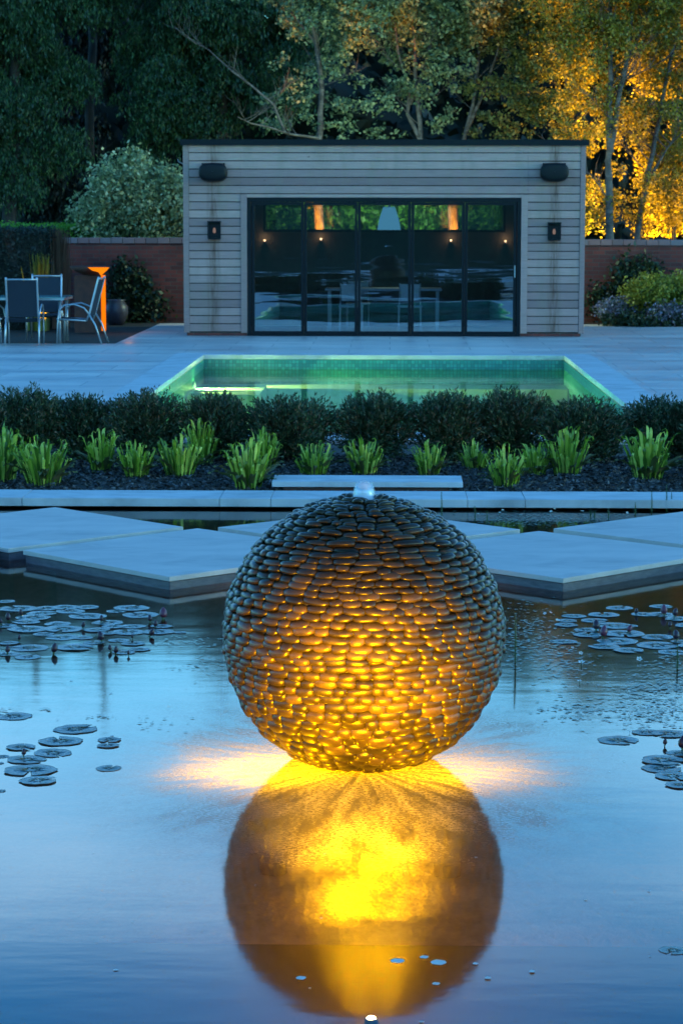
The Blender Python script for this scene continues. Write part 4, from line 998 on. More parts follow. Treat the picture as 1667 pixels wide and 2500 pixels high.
# ------------------------------------------------------------------ YEW BUSHES
HYY = GD(850, 1062, DECK).y + .25
yews = [(a_, b_, c_ + 7) for (a_, b_, c_) in [(-40, 150, 912), (62, 150, 905), (185, 150, 912), (335, 170, 905), (500, 130, 912), (665, 190, 914), (857, 155, 908), (1030, 165, 912), (1170, 170, 905), (1335, 190, 912), (1515, 150, 916), (1640, 150, 910)]]
wh = ['at the far left edge, half out of the picture', 'at the left, above the lowest left fern clumps', 'left of the pool, with gaps of paving showing beside it', 'in front of the left corner of the pool', 'between the left pool edge and the double fern', 'broad one, left of the sphere top, above the paired ferns', 'narrow one standing alone directly above the water jet', 'just right of the narrow one above the water jet', 'right of the sphere top in front of the pool', 'broad one in front of the right corner of the pool', 'at the right, above the rightmost fern', 'past the right edge of the picture']
for (px, wpx, ty), lab in zip(yews, wh):
    Y = HYY + random.uniform(-.08, .16); ty += random.uniform(-7, 9); wpx *= random.uniform(.9, 1.12); c = VD(px, 1000, Y); ztop = VD(px, ty, Y).z; w = wpx * KD / F * Y / 2 * 1.03; hh = ztop - DECK
    t = thing('yew_bush', 'dark yew bush ' + lab, 'bush', (c.x, Y, DECK), 'row of young yew bushes in front of the pool')
    n = 900
    # upright sprays spreading from the base: a vase-shaped crown
    ang = RNG.uniform(0, 2 * np.pi, n); rad = np.sqrt(RNG.uniform(0, 1, n)); hgt = RNG.uniform(.06, 1, n) ** .8; rad = rad * (1 + (RNG.uniform(0, 1, n) > .95) * .2)
    prof = (.50 + .62 * np.sin(np.clip(hgt, 0, 1) * 2.3)) * (1 + .16 * np.sin(ang * 3 + px) + .13 * np.sin(ang * 7 + px * 2) + .10 * np.sin(hgt * 19 + ang * 4))
    tips = np.stack([c.x + np.cos(ang) * rad * w * prof * .92, Y + np.sin(ang) * rad * w * prof * .75, DECK + hh * (hgt * (1 - .18 * rad ** 2) + RNG.normal(size=n) * .035)], 1)
    dirs = tips - np.array([c.x, Y, DECK + hh * .25]); dirs /= np.linalg.norm(dirs, axis=1, keepdims=True)
    dirs[:, 2] += .35
    per = 17; s = RNG.uniform(-.5, .5, (n, per, 1))
    spread = RNG.normal(size=(n, per, 3)) * .012
    P = (tips[:, None, :] + dirs[:, None, :] * s * .11 + spread).reshape(-1, 3)
    v, f = diamonds(P, .042, .013, axis=np.repeat(dirs, per, axis=0), jit=.9)
    make('foliage', v, f, M['leaf_yew'], t)
    mb = MB()
    for k in range(34):
        q = Vector(tips[RNG.integers(n)]); b0 = Vector((c.x + random.gauss(0, .03), Y + random.gauss(0, .03), DECK - .05))
        mb.tube([b0, b0.lerp(q, .5) + Vector((0, 0, .03)), q], [.007, .005, .002], 4, cap=False)
    mb.build('stem', M['bark'], t)

# ------------------------------------------------------------------ FERNS (hart's tongue)
def fern(px, py, hpx, wpx, label, n=26, extra=0):
    b = GD(px, py, DECK - .01); Y = b.y; hh = hpx * KD / F * Y * 1.28; w = wpx * KD / F * Y / 2 * 1.15
    t = thing('fern', label, 'fern', (b.x, b.y, DECK - .03), 'upright strap leaved ferns along the bed')
    vs, fs = [], []
    def frond(mbv, mbf, L, az, lean, width, curl, bend=0, ox=0, oy=0):
        q = len(mbv); K = 11; d = Vector((math.cos(az), math.sin(az), 0)); sd = Vector((-d.y, d.x, 0)) * .6 + Vector((random.uniform(-.6, .6), random.uniform(-.6, .6), 0)); sd = (sd - d * sd.dot(d) * .4).normalized()
        p = Vector((b.x + ox, b.y + oy, DECK - .03)); th = lean * .35; ph = random.uniform(0, 6)
        for i in range(K):
            s = i / (K - 1)
            th += lean * .11 + (curl * max(0, s - .78) * 4.2)
            dirv = d * math.sin(th) + Vector((0, 0, 1)) * math.cos(th)
            if i: p = p + dirv * L / (K - 1) * (1 if s < .8 else .62)
            wv = width * (math.sin(min(1, s * 1.5 + .12) * math.pi / 2)) * (1 - max(0, s - .72) * 3.0) * (1 + .13 * math.sin(s * 17 + ph)) + .0015
            nr = dirv.cross(sd).normalized(); rip = math.sin(s * 21 + ph) * width * .22
            mbv += [tuple(p - sd * wv / 2 + nr * (wv * .18 + rip)), tuple(p), tuple(p + sd * wv / 2 + nr * (wv * .18 - rip))]
        for i in range(K - 1):
            for k in range(2): mbf.append((q + i * 3 + k, q + i * 3 + k + 1, q + i * 3 + k + 4, q + i * 3 + k + 3))
    for k in range(n):
        r = random.random() ** .6; az = random.uniform(0, 6.283); L = hh * random.choice((random.uniform(.40, .75), random.uniform(.6, .9), random.uniform(.8, 1.18))) * (1 - .22 * r)
        frond(vs, fs, L, az, .05 + .55 * r * (w / hh) * 1.5, random.uniform(.017, .030) * hh / .50, random.choice([.6, 1.6, 2.4, -1.6, -2.2]), 0, math.cos(az) * w * .62 * r, math.sin(az) * w * .5 * r)
    make('fronds', vs, fs, M['frond'], t, smooth=True)
    vs, fs = [], []
    for k in range(13):
        az = random.uniform(0, 6.283); frond(vs, fs, hh * random.uniform(.45, .8), az, random.uniform(.75, 1.15), .04 * hh / .42, .3, 0, math.cos(az) * w * .3, math.sin(az) * w * .3)
    make('old_fronds', vs, fs, M['old_frond'], t, smooth=True)
ferns = [(8, 1100, 130, 80, 'tall fern cut by the left edge of the picture'), (102, 1108, 108, 110, 'wide fern clump second from the left edge'), (60, 1080, 75, 60, 'small fern behind the two leftmost fern clumps'),
         (234, 1078, 96, 66, 'fern standing alone before the dark yew, third clump from the left'), (312, 1090, 84, 80, 'fern left of the close pair of ferns'), (412, 1088, 98, 92, 'front fern of the close pair left of the sphere'),
         (462, 1062, 96, 66, 'taller back fern of the close pair left of the sphere'), (572, 1118, 116, 92, 'big bright fern at the left end of the stone step'), (606, 1068, 84, 70, 'fern behind the big bright fern by the stone step'),
         (722, 1086, 76, 88, 'fern behind the left half of the stone step'), (836, 1086, 84, 78, 'fern directly behind the water jet'), (985, 1086, 76, 68, 'fern at the right end of the stone step with one tall frond'),
         (1088, 1072, 64, 74, 'dull small fern right of the stone step'), (1160, 1112, 90, 84, 'low bright fern in front, right of the stone step'), (1230, 1085, 74, 64, 'small fern between the low bright fern and the tall right fern'), (1300, 1085, 106, 88, 'tall bright fern before the right corner of the pool'), (1487, 1096, 118, 96, 'large fern nearest the right edge of the picture'), (1620, 1100, 105, 80, 'fern beyond the right edge of the picture')]
for f_ in ferns: fern(*f_[:4], f_[4], n=int(48 + f_[3] * .45))
# bark mulch
n = 26000; P = np.stack([RNG.uniform(-3.6, 3.6, n), RNG.uniform(KB + .01, HYY + .6, n), DECK - .028 + RNG.uniform(0, .022, n)], 1)
ax = rnd_unit(n); ax[:, 2] *= .25
v, f = diamonds(P, .045, .018, axis=ax * 2, jit=.2)
o = make('bark_mulch', v, f, M['mulch']); tag(o, 'dark bark chips covering the fern bed behind the pond kerb', 'mulch', None, 'stuff')

# ------------------------------------------------------------------ PEBBLE SPHERE
fs_ = thing('pebble_fountain', 'large sphere of stacked dark wet pebbles lit gold, standing in the pond', 'fountain', (SC.x, SC.y, 0))
MB().lathe([(.001, SC.z - SPH_R * .972)] + [(SPH_R * .972 * math.sin(math.pi * k / 32), SC.z - SPH_R * .972 * math.cos(math.pi * k / 32)) for k in range(1, 32)] + [(.001, SC.z + SPH_R * .972)], SC.x, SC.y, 48).build('core', simple('dark mortar', (.012, .009, .006), rough=.7, scale=30), fs_, smooth=True)
un, vn = 14, 9
tmpl = []
for i in range(vn + 1):
    ph_ = math.pi * i / vn
    for k in range(un):
        th = 2 * math.pi * k / un; e1 = .72
        cphi = math.cos(ph_); sphi = math.sin(ph_)
        sg = lambda c: math.copysign(abs(c) ** e1, c)
        tmpl.append((sg(math.cos(th)) * sphi ** e1 if sphi > 0 else 0, sg(math.sin(th)) * (sphi ** e1 if sphi > 0 else 0), sg(cphi)))
tmpl = np.array(tmpl)
tf = []
for i in range(vn):
    for k in range(un):
        l = (k + 1) % un; tf.append((i * un + k, (i + 1) * un + k, (i + 1) * un + l, i * un + l))
tf = np.array(tf)
VV, FF = [], []; cnt = 0; lat = 88.5
while lat > -84:
    s = (88.5 - lat) / 172
    step = 3.0 + 0.2 * math.sin(lat * 1.3) if lat > -8 else 3.0 + min(1.9, (-8 - lat) * .065)
    la = R_(lat); circ = 2 * math.pi * SPH_R * math.cos(la); ang = random.uniform(0, 6.28); used = 0
    wbase = .074 if lat > -8 else .068
    while used < circ - .02:
        w = random.choice((random.uniform(.65, .9), random.uniform(.85, 1.15), random.uniform(1.0, 1.35))) * wbase * (1 if abs(lat) < 60 else .8)
        if circ - used - w < .035: w = circ - used
        az = ang + (used + w / 2) / max(circ, .01) * 2 * math.pi; used += w
        la2 = la + R_(random.uniform(-.45, .45) + .8 * math.sin(az * 3 + lat * .05) * math.cos(la))
        rad = np.array([math.cos(la2) * math.cos(az), math.cos(la2) * math.sin(az), math.sin(la2)])
        east = np.array([-math.sin(az), math.cos(az), 0]); nor = np.cross(rad, east)
        # pebbles lie nearly level: tip the flat face towards the horizontal
        tilt = R_(random.uniform(-7, 7)); e2 = east * math.cos(tilt) + nor * math.sin(tilt); n2 = nor * math.cos(tilt) - east * math.sin(tilt)
        hgt = SPH_R * R_(step) * .63 * random.uniform(.88, 1.1)
        a_, b_, c_2 = w * .58, hgt * 1.04, .031 * random.uniform(.9, 1.1)
        jr = random.uniform(-.006, .005)
        # shear: outer tip droops a little over the stone below, like a scale
        loc = tmpl * np.array([a_, c_2, b_])
        Pp = np.array(SC) + rad * (SPH_R - .025 + jr) + loc[:, :1] * e2 + loc[:, 1:2] * rad + (loc[:, 2:3] - np.clip(loc[:, 1:2], 0, 1) * (.55 if lat > 0 else .15)) * n2
        VV.append(Pp); FF.append(tf + cnt); cnt += len(Pp)
    lat -= step
make('pebble_shell', np.concatenate(VV), np.concatenate(FF), M['pebble'], fs_, smooth=True)
# water jet welling from the top
zt2 = SC.z + SPH_R - .012
jt = thing('water_jet', 'small blurred dome of white water welling up from the top of the sphere', 'water jet', (SC.x, SC.y, zt2))
MB().lathe([(.062, zt2 - .012), (.050, zt2 + .002)] + [(.042 * math.cos(k * .19) ** .8 + .001, zt2 + .010 + .060 * math.sin(k * .19)) for k in range(9)], SC.x, SC.y, 28).build('spout', M['jet'], jt, smooth=True)
MB().lathe([(.001, zt2 + .02), (.016, zt2 + .012), (.024, zt2 + .002), (.026, zt2 - .02)], SC.x + .085, SC.y - .0, 16).build('splash', M['jet'], jt, smooth=True)
# fine threads of water falling beside the sphere
vs, fs = [], []
for k in range(90):
    side = True; a = math.pi + random.uniform(-.9, .9) if side else random.uniform(-.9, .9)
    r0 = SPH_R + random.uniform(.0, .02); x, y = SC.x + math.cos(a) * r0, SC.y + math.sin(a) * r0
    z0_ = SC.z + random.uniform(-.05, .22); L_ = random.uniform(.06, .30); out_ = random.uniform(.0, .03); q = len(vs)
    for i in range(6):
        s = i / 5; xx_ = x + math.cos(a) * out_ * s; z = max(.002, z0_ - L_ * s - .2 * s * s)
        vs += [(xx_ - .0003, y, z), (xx_ + .0003, y, z)]
    for i in range(5): fs.append((q + 2 * i, q + 2 * i + 1, q + 2 * i + 3, q + 2 * i + 2))
o = make('falling_water', vs, fs, M['thread']); tag(o, 'fine threads of water falling past the side of the pebble sphere', 'water', None, 'stuff')

# submerged lamp in front of the sphere
lq = G(906, 2470, -.10); LAMP = Vector((lq.x, lq.y, -.10))
t = thing('pond_spotlight', 'submerged spotlight shining at the sphere from the near side of the pond', 'spotlight', (LAMP.x, LAMP.y, -.3))
MB().lathe([(.001, -.24), (.016, -.24), (.018, -.20), (.018, -.125), (.017, -.12)], LAMP.x, LAMP.y, 20).build('housing', M['metal_dark'], t, smooth=True)
M['lens'] = emit('lit lens', (1, .70, .30), 10)
MB().lathe([(.001, -.112), (.008, -.113), (.013, -.118)], LAMP.x, LAMP.y, 20).build('lens', M['lens'], t, smooth=True)
MB().tube([(LAMP.x, LAMP.y, -1.0), (LAMP.x, LAMP.y, -.24)], .015).build('stake', M['metal_dark'], t)
light('sphere_light', 'SPOT', (LAMP.x, LAMP.y + .05, -.09), 1750, (1, .52, 0), .13, (SC.x, SC.y, SC.z - .10), 25, 1.0)
light('sphere_spill', 'SPOT', (LAMP.x, LAMP.y + .10, -.09), 26, (1, .40, 0), .06, (SC.x, LAMP.y + 2.4, -.36), 112, 1.0)
# lamps under the foot of the sphere, shining up through the broken water
for (dx_, dy_, e_, lab) in ((G(668, 1885, 0).x - SC.x, G(668, 1885, 0).y - SC.y, 8.0, 'submerged lamp at the left foot of the pebble sphere'), (G(1092, 1890, 0).x - SC.x, G(1092, 1890, 0).y - SC.y, 4.2, 'submerged lamp at the right foot of the pebble sphere')):
    q = SC + Vector((dx_, dy_, 0))
    t = thing('foot_lamp', lab, 'spotlight', (q.x, q.y, -.37))
    MB().lathe([(.001, -.375), (.05, -.375), (.05, -.33), (.04, -.325), (.001, -.325)], q.x, q.y, 20).build('housing', M['metal_dark'], t)
    light('foot_light', 'SPOT', (q.x, q.y, -.31), e_, (1, .52, .0), .03, (q.x + dx_ * .1, q.y + .05, 0), 150, .9)

# pool lamps
def plamp(x, y, z, sx, e_, label):
    t = thing('pool_lamp', label, 'pool light', (x, y, z), 'round lamps in the pool walls')
    mb = MB(); n = 16
    for (r, o_) in ((.07, .0), (.07, .02), (.055, .03)):
        for k in range(n): mb.v.append((x + sx * o_, y + r * math.cos(2 * math.pi * k / n), z + r * math.sin(2 * math.pi * k / n)))
    for i in range(2):
        for k in range(n): l = (k + 1) % n; mb.f.append((i * n + k, i * n + l, (i + 1) * n + l, (i + 1) * n + k))
    mb.build('ring', M['alu'], t)
    mb = MB(); mb.v = [(x + sx * .031, y + .055 * math.cos(2 * math.pi * k / n), z + .055 * math.sin(2 * math.pi * k / n)) for k in range(n)]; mb.f = [tuple(range(n))]
    mb.build('lens', M['plens'], t)
    light('pool_light', 'SPOT', (x + sx * .05, y, z), e_, (1, .84, .26), .05, (x + sx * 3, y, z - 1.9), 84, .7)
M['plens'] = emit('pool lens', (1, .85, .45), 1.5)
ly = PY1 - 1.9
light('step_light', 'SPOT', (PLX + .06, PY1 - .55, PW - .07), 330, (1, .78, .16), .03, (PLX + 3.2, PY1 - .5, PW - .30), 46, 1.0)
light('step_light', 'SPOT', (PLX + .06, stY + .3, PW - .07), 45, (1, .78, .16), .03, (PLX + 1.0, stY + .3, PW - .25), 60, 1.0)
plamp(PLX, ly, PW - .13, 1, 1000, 'lit pool lamp in the left pool wall beside the step')
plamp(PRX, GD(1340, 895, PW).y, PW - .35, -1, 600, 'lit pool lamp in the right pool wall')
plamp(PLX, PY1 - 5.5, PW - .35, 1, 800, 'added lamp brightening the pool from the left wall nearer the hedge')  # unseen lamps added in both walls to brighten the near pool water
plamp(PRX, PY1 - 6.5, PW - .35, -1, 800, 'added lamp brightening the pool from the right wall nearer the hedge')

# ------------------------------------------------------------------ POND PLANTS
def pad_mesh(k):
    mb = MB(); n = 40; notch = R_(random.uniform(5, 11)); rings = [(0.0, 0.0), (.35, 0.0), (.7, .002), (.93, .004), (1.0, .02)]
    mb.v.append((0, 0, .004))
    for (r, z) in rings[1:]:
        for i in range(n + 1):
            a = notch + (2 * math.pi - 2 * notch) * i / n
            wob = 1 + .03 * math.sin(a * 5 + k) + .02 * math.sin(a * 9 + 2 * k)
            lift = (max(0, math.sin(a * 2 + k * 1.7)) ** 3) * (1.3 if k % 3 == 0 else .4) + .35
            mb.v.append((math.cos(a) * r * wob, math.sin(a) * r * wob, z * .6 * lift + .004 + .006 * math.sin(a * 3 + k) * r))
    for i in range(n): mb.f.append((0, 1 + i, 2 + i))
    for j in range(len(rings) - 2):
        for i in range(n): q = 1 + j * (n + 1) + i; mb.f.append((q, q + 1, q + n + 2, q + n + 1))
    return mb
protos = []
def place_pad(px, py, wpx, label, idx, group, zlift=0.0, extra=None):
    c = G(px, py, .004); Ls = (c - CAMP).length; r = wpx / F * Ls / 2
    k = idx % 7
    if len(protos) <= k:
        mb = pad_mesh(k); o = mb.build('lily_pad', M['pad'], None, smooth=True)
        m = o.modifiers.new('thick', 'SOLIDIFY'); m.thickness = .012; m.offset = -1; protos.append(o)
    else: o = protos[k].copy(); col.objects.link(o)
    tag(o, label, 'lily pad', group)
    o.location = (c.x, c.y, .0008 + zlift); o.scale = (r, r * random.uniform(.9, 1.08), r); o.rotation_euler = (R_(random.uniform(-.4, .4)), R_(random.uniform(-.4, .4)), random.uniform(0, 6.28))
    return o
z1_ = lambda x, y: (x / 2.6133, y / 2.6133 + 1400)
z2_ = lambda x, y: (x / 2.6133 + 1067, y / 2.6133 + 1400)
raftL = [(40, 175, 120), (120, 222, 250), (300, 220, 170), (420, 215, 190), (560, 215, 150), (450, 238, 190), (270, 252, 190), (215, 280, 210), (560, 272, 250), (840, 220, 220), (740, 238, 130), (900, 262, 230), (30, 332, 150), (170, 308, 180), (370, 322, 170), (690, 310, 200), (180, 352, 260), (410, 352, 240), (620, 358, 170), (720, 338, 140), (850, 335, 170), (820, 372, 220), (1010, 370, 200), (1030, 335, 140), (690, 380, 110), (280, 383, 140), (400, 405, 210), (530, 408, 130), (1150, 374, 80), (60, 442, 130), (190, 472, 250), (600, 438, 130), (760, 425, 130), (850, 445, 150), (480, 470, 230), (50, 510, 160), (180, 530, 180), (790, 500, 150), (890, 482, 140)]
raftR = [(1160, 217, 180), (1425, 208, 150), (870, 270, 160), (1060, 262, 190), (830, 300, 120), (1000, 297, 170), (1310, 258, 150), (1430, 260, 180), (1530, 288, 170), (820, 327, 150), (1130, 330, 240), (950, 357, 160), (1220, 332, 120), (960, 390, 180), (1190, 384, 270), (1400, 402, 210), (1150, 430, 260), (1400, 457, 260), (1065, 465, 200), (1220, 489, 190), (1500, 499, 190), (805, 432, 175), (1545, 432, 120), (1610, 330, 200), (1640, 460, 220)]
single = {(805, 432, 175): 'lily pad floating by itself at the left front of the right raft', (1160, 217, 180): 'lily pad floating by itself behind the right raft', (1150, 374, 80): 'tiny lily pad at the right tip of the left raft', (1425, 208, 150): 'lily pad under the red bud behind the right raft', (480, 470, 230): 'wide lily pad in the front row of the left raft, right of the upright bud', (190, 472, 250): 'wide lily pad in the front row of the left raft, left of the upright bud', (1220, 489, 190): 'front middle lily pad of the right raft'}
for i, q in enumerate(raftL):
    place_pad(*z1_(q[0], q[1]), q[2] / 2.6133, single.get(q, 'blue green lily pad packed in the far left raft'), i, 'far left raft of lily pads', (i % 5) * .0007)
for i, q in enumerate(raftR):
    place_pad(*z2_(q[0], q[1]), q[2] / 2.6133, single.get(q, 'blue green lily pad packed in the far right raft'), i + 2, 'far right raft of lily pads', (i % 5) * .0007)
nearL = [(90, 907, 230, 'lily pad alone at the left edge above the near left cluster'), (485, 990, 280, 'rightmost whole lily pad of the near left cluster'), (390, 1067, 260, 'lily pad with a notch below the rightmost one of the near left cluster'), (135, 1106, 185, 'small lily pad with a dark bud on it in the near left cluster'), (340, 1140, 250, 'torn lily pad in the middle of the near left cluster'), (170, 1184, 250, 'lily pad left of centre in the near left cluster'), (195, 1253, 310, 'widest lily pad of the near left cluster'), (245, 1319, 235, 'nearest lily pad of the near left cluster'), (15, 1162, 90, 'lily pad cut by the left edge beside the near left cluster'), (0, 1205, 55, 'sliver of lily pad at the left edge beside the near cluster'), (700, 1058, 150, 'ragged half sunk lily pad right of the near left cluster'), (690, 1095, 130, 'ragged lily pad just below another ragged one, right of the near left cluster'), (695, 1238, 170, 'browned ragged lily pad nearest the glowing water'), (5, 1382, 70, 'small lily pad below the near left cluster at the left edge')]
for i, q in enumerate(nearL): place_pad(*z1_(q[0], q[1]), q[2] / 2.6133, q[3], i, 'near left cluster of lily pads', (i % 4) * .0008)
nearR = [(1150, 1060, 255, 'lily pad alone left of the near right cluster'), (1330, 1010, 180, 'dark lily pad at the back of the near right cluster'), (1480, 1020, 220, 'lily pad at the back right of the near right cluster'), (1440, 1190, 270, 'lily pad in the middle of the near right cluster'), (1540, 1142, 160, 'lily pad at the right edge behind the middle one'), (1430, 1240, 250, 'wavy lily pad left front of the near right cluster'), (1500, 1290, 240, 'lily pad in the front row of the near right cluster'), (1545, 1347, 190, 'nearest lily pad of the near right cluster')]
for i, q in enumerate(nearR): place_pad(*z2_(q[0], q[1]), q[2] / 2.6133, q[3], i + 3, 'near right cluster of lily pads', (i % 4) * .0008)
place_pad(1545 * KD, 2180 * KD, 66, 'dark lily pad alone near the lower right corner', 1, 'single lily pads')
# buds
def bud_proto(mat):
    t = thing('lily_bud', 'x', 'flower bud', (0, 0, 0))
    MB().lathe([(.001, 0), (.30, .08), (.46, .35), (.47, .65), (.36, 1.0), (.18, 1.28), (.001, 1.42)], 0, 0, 12).build('sepals', mat, t, smooth=True, local=True)
    MB().tube([(0, 0, -.8), (0, 0, .05)], .14, 6).build('stalk', M['stem'], t, local=True)
    return t
bp_, bq_ = None, None
buds = [(z1_, 137, 242, 30, 0, 'dark bud on the second row of the left raft at the left'), (z1_, 57, 272, 38, 0, 'dark bud near the left edge on the left raft'), (z1_, 5, 298, 30, 0, 'dark bud cut by the left edge on the left raft'), (z1_, 648, 282, 30, 0, 'dark bud at the back middle of the left raft'), (z1_, 530, 320, 30, 0, 'dark bud in the centre of the left raft'),
        (z1_, 1042, 250, 52, 1, 'tall pink striped bud behind the right end of the left raft'), (z1_, 958, 282, 32, 0, 'dark bud just left below the tall pink bud'), (z1_, 992, 314, 32, 0, 'dark bud right below the tall pink bud'), (z1_, 650, 395, 46, 0, 'large dark bud in the front middle of the left raft'), (z1_, 848, 394, 18, 0, 'tiny dark bud in the right half of the left raft'), (z1_, 960, 368, 36, 0, 'leaning dark bud on the right pads of the left raft'),
        (z1_, 345, 472, 46, 0, 'large upright bud in open water in front of the left raft'), (z1_, 50, 478, 36, 0, 'dark bud at the left front of the left raft'), (z1_, 707, 468, 28, 0, 'left one of two dark buds at the right front of the left raft'), (z1_, 740, 480, 36, 0, 'right one of two dark buds at the right front of the left raft'), (z1_, 125, 402, 26, 0, 'small dark bud in the gap of the left raft'), (z1_, 152, 1134, 32, 0, 'dark bud on the near left cluster of pads'), (z1_, 822, 498, 20, 0, 'tiny bud on the frontmost pad of the left raft'),
        (z2_, 1445, 228, 46, 1, 'red bud on the pad behind the right raft'), (z2_, 1510, 242, 38, 0, 'dark bud right of the red bud behind the right raft'), (z2_, 1012, 324, 48, 0, 'back one of the two large dark buds on the right raft'), (z2_, 1055, 366, 54, 1, 'front one of the two large dark buds on the right raft'), (z2_, 1215, 345, 36, 1, 'red leaning bud in the middle of the right raft'), (z2_, 1483, 322, 28, 0, 'small dark bud in open water right of the right raft'), (z2_, 1525, 388, 46, 0, 'large dark bud near the right edge on the right raft'), (z2_, 1265, 234, 26, 0, 'small dark bud behind the right raft'), (z2_, 1450, 1068, 30, 0, 'small dark bud on the near right cluster'), (z2_, 1562, 1075, 60, 0, 'big dark bud cut by the right edge by the near right cluster')]
for (zf, x, y, w, kind, lab) in buds:
    px, py = zf(x, y + w * .55); c = G(px, py, .012); s = w / 2.6133 / F * (c - CAMP).length
    if kind == 0: 
        if bp_ is None: bp_ = bud_proto(M['bud']); o = bp_
        else: o = copy_tree(bp_)
    else:
        if bq_ is None: bq_ = bud_proto(M['bud_pink']); o = bq_
        else: o = copy_tree(bq_)
    tag(o, lab, 'flower bud', 'water lily buds'); o.location = (c.x, c.y, .008); o.scale = (s, s, s * .95)
    o.rotation_euler = (R_(random.uniform(-14, 14)), R_(random.uniform(-14, 14)), random.uniform(0, 6)) if 'leaning' not in lab else (0, R_(28), 0)
# white water crowfoot flowers on thin stems
def flower_proto():
    t = thing('white_flower', 'x', 'flower', (0, 0, 0)); mb = MB()
    for k in range(5):
        a = k * 1.2566; d = Vector((math.cos(a), math.sin(a), 0)); s = Vector((-d.y, d.x, 0)); q = len(mb.v)
        mb.v += [tuple(d * .1 + Vector((0, 0, 1))), tuple(d * .6 + s * .38 + Vector((0, 0, 1.25))), tuple(d * 1.0 + Vector((0, 0, 1.35))), tuple(d * .6 - s * .38 + Vector((0, 0, 1.25)))]; mb.f.append((q, q + 1, q + 2, q + 3))
    mb.build('petals', M['flower'], t, local=True)
    MB().lathe([(.001, .98), (.2, 1.05), (.15, 1.2), (.001, 1.25)], 0, 0, 8).build('stamens', M['yolk'], t, local=True, smooth=True)
    MB().tube([(0.1, 0, -1.5), (0, .05, 0), (0, 0, 1.0)], .07, 5).build('stalk', M['stem'], t, local=True)
    return t
z4_ = lambda x, y: (x / 1.88 + 834, y / 1.88 + 840)
fl = [(z2_, 688, 245, 22, 'left one of a pair of white flowers right of the sphere, at the back'), (z2_, 717, 243, 20, 'right one of a pair of white flowers right of the sphere, at the back'), (z2_, 765, 290, 26, 'white flower at the left end of the right lily raft'), (z2_, 860, 465, 18, 'small white flower in front of the lone pad of the right raft'), (z2_, 912, 496, 26, 'white flower just above the largest white flower'), (z2_, 917, 552, 40, 'largest white flower among the small floating leaves'), (z2_, 1285, 530, 36, 'white flower just in front of the right lily raft'), (z2_, 905, 678, 28, 'drooping white flower below the largest white flower'), (z2_, 1218, 742, 18, 'small flower in the middle of the floating leaves at the right'), (z2_, 1342, 842, 32, 'white flower bent on a long stem at the right'), (z2_, 1222, 884, 30, 'white flower left of the long stemmed one at the right'), (z2_, 1495, 866, 28, 'white flower nearest the right edge'), (z2_, 1225, 1002, 20, 'white flower over the lone pad of the near right cluster'), (z2_, 704, 848, 16, 'tiny flower on an upright stem right of the sphere'),
      (z4_, 722, 770, 13, 'left small white flower in the narrow channel behind the stones'), (z4_, 738, 758, 12, 'second small white flower in the channel, slightly higher'), (z4_, 960, 763, 14, 'white flower in the middle of the channel'), (z4_, 977, 752, 12, 'white flower just above the middle one in the channel'), (z4_, 1100, 762, 18, 'largest white flower in the channel behind the stones'), (z4_, 1305, 769, 13, 'rightmost white flower in the channel'), (z4_, 625, 776, 11, 'leftmost tiny flower in the channel beside the sphere')]
fp = None
for (zf, x, y, w, lab) in fl:
    sc_ = 2.6133 if zf is z2_ else 1.88
    px, py = zf(x, y + w * .9); c = G(px, py, 0); s = w / sc_ / F * (c - CAMP).length / 1.7
    if fp is None: fp = flower_proto(); o = fp
    else: o = copy_tree(fp)
    tag(o, lab, 'flower', 'white flowers on the pond'); o.location = (c.x, c.y, 0); o.scale = (s, s, s); o.rotation_euler = (R_(random.uniform(5, 40)), R_(random.uniform(-15, 15)), random.uniform(-.6, .6))
# mare's tail spikes
ms = [(z4_, 457, 675, 795, 'tall spiky green water stem just right of the sphere in front of the kerb'), (z4_, 610, 742, 800, 'short water stem second from the sphere in the channel'), (z4_, 665, 765, 818, 'yellowish short water stem third from the sphere'), (z4_, 1140, 760, 798, 'left one of two small stems in the middle of the channel'), (z4_, 1158, 765, 800, 'right one of two small stems in the middle of the channel'), (z4_, 1222, 758, 802, 'small stem alone right of the two small ones'), (z4_, 1345, 725, 782, 'stem left of the tall group by the right stone'), (z4_, 1420, 675, 772, 'tall stem left of the tallest stem at the right'), (z4_, 1488, 645, 765, 'tallest water stem at the right in front of the kerb'), (z4_, 1511, 680, 760, 'stem just right of the tallest one'), (z2_, 495, 250, 560, 'dark spiky stem in open water just right of the sphere'), (z2_, 1527, 450, 610, 'yellow green spiky stem at the right edge before the lily raft')]
for (zf, x, y0_, y1_, lab) in ms:
    px, pt = zf(x, y0_); _, pb_ = zf(x, y1_); c = G(px, pb_, 0); hgt = V(px, pt, c.y).z
    t = thing('marestail_plant', lab, 'water plant', (c.x, c.y, 0), 'upright spiky water plants')
    MB().tube([(c.x, c.y, -.2), (c.x + .002, c.y, hgt * .5), (c.x - .002, c.y, hgt)], [.004, .0035, .0015], 5).build('stem', M['stem'], t)
    n = int(max(8, hgt / .009)); P = []
    vs, fs = [], []
    for i in range(n):
        z = .004 + hgt * .97 * i / n; rr_ = .024 * (1 - .75 * (i / n) ** 1.6) + .003
        for k in range(7):
            a = k * .8976 + i * .5; d = Vector((math.cos(a), math.sin(a), .45)); q = len(vs); s = Vector((-d.y, d.x, 0)) * .0016; b0 = Vector((c.x, c.y, z))
            vs += [tuple(b0 - s), tuple(b0 + s), tuple(b0 + d * rr_)]; fs.append((q, q + 1, q + 2))
    make('leaves', vs, fs, M['stem'], t)
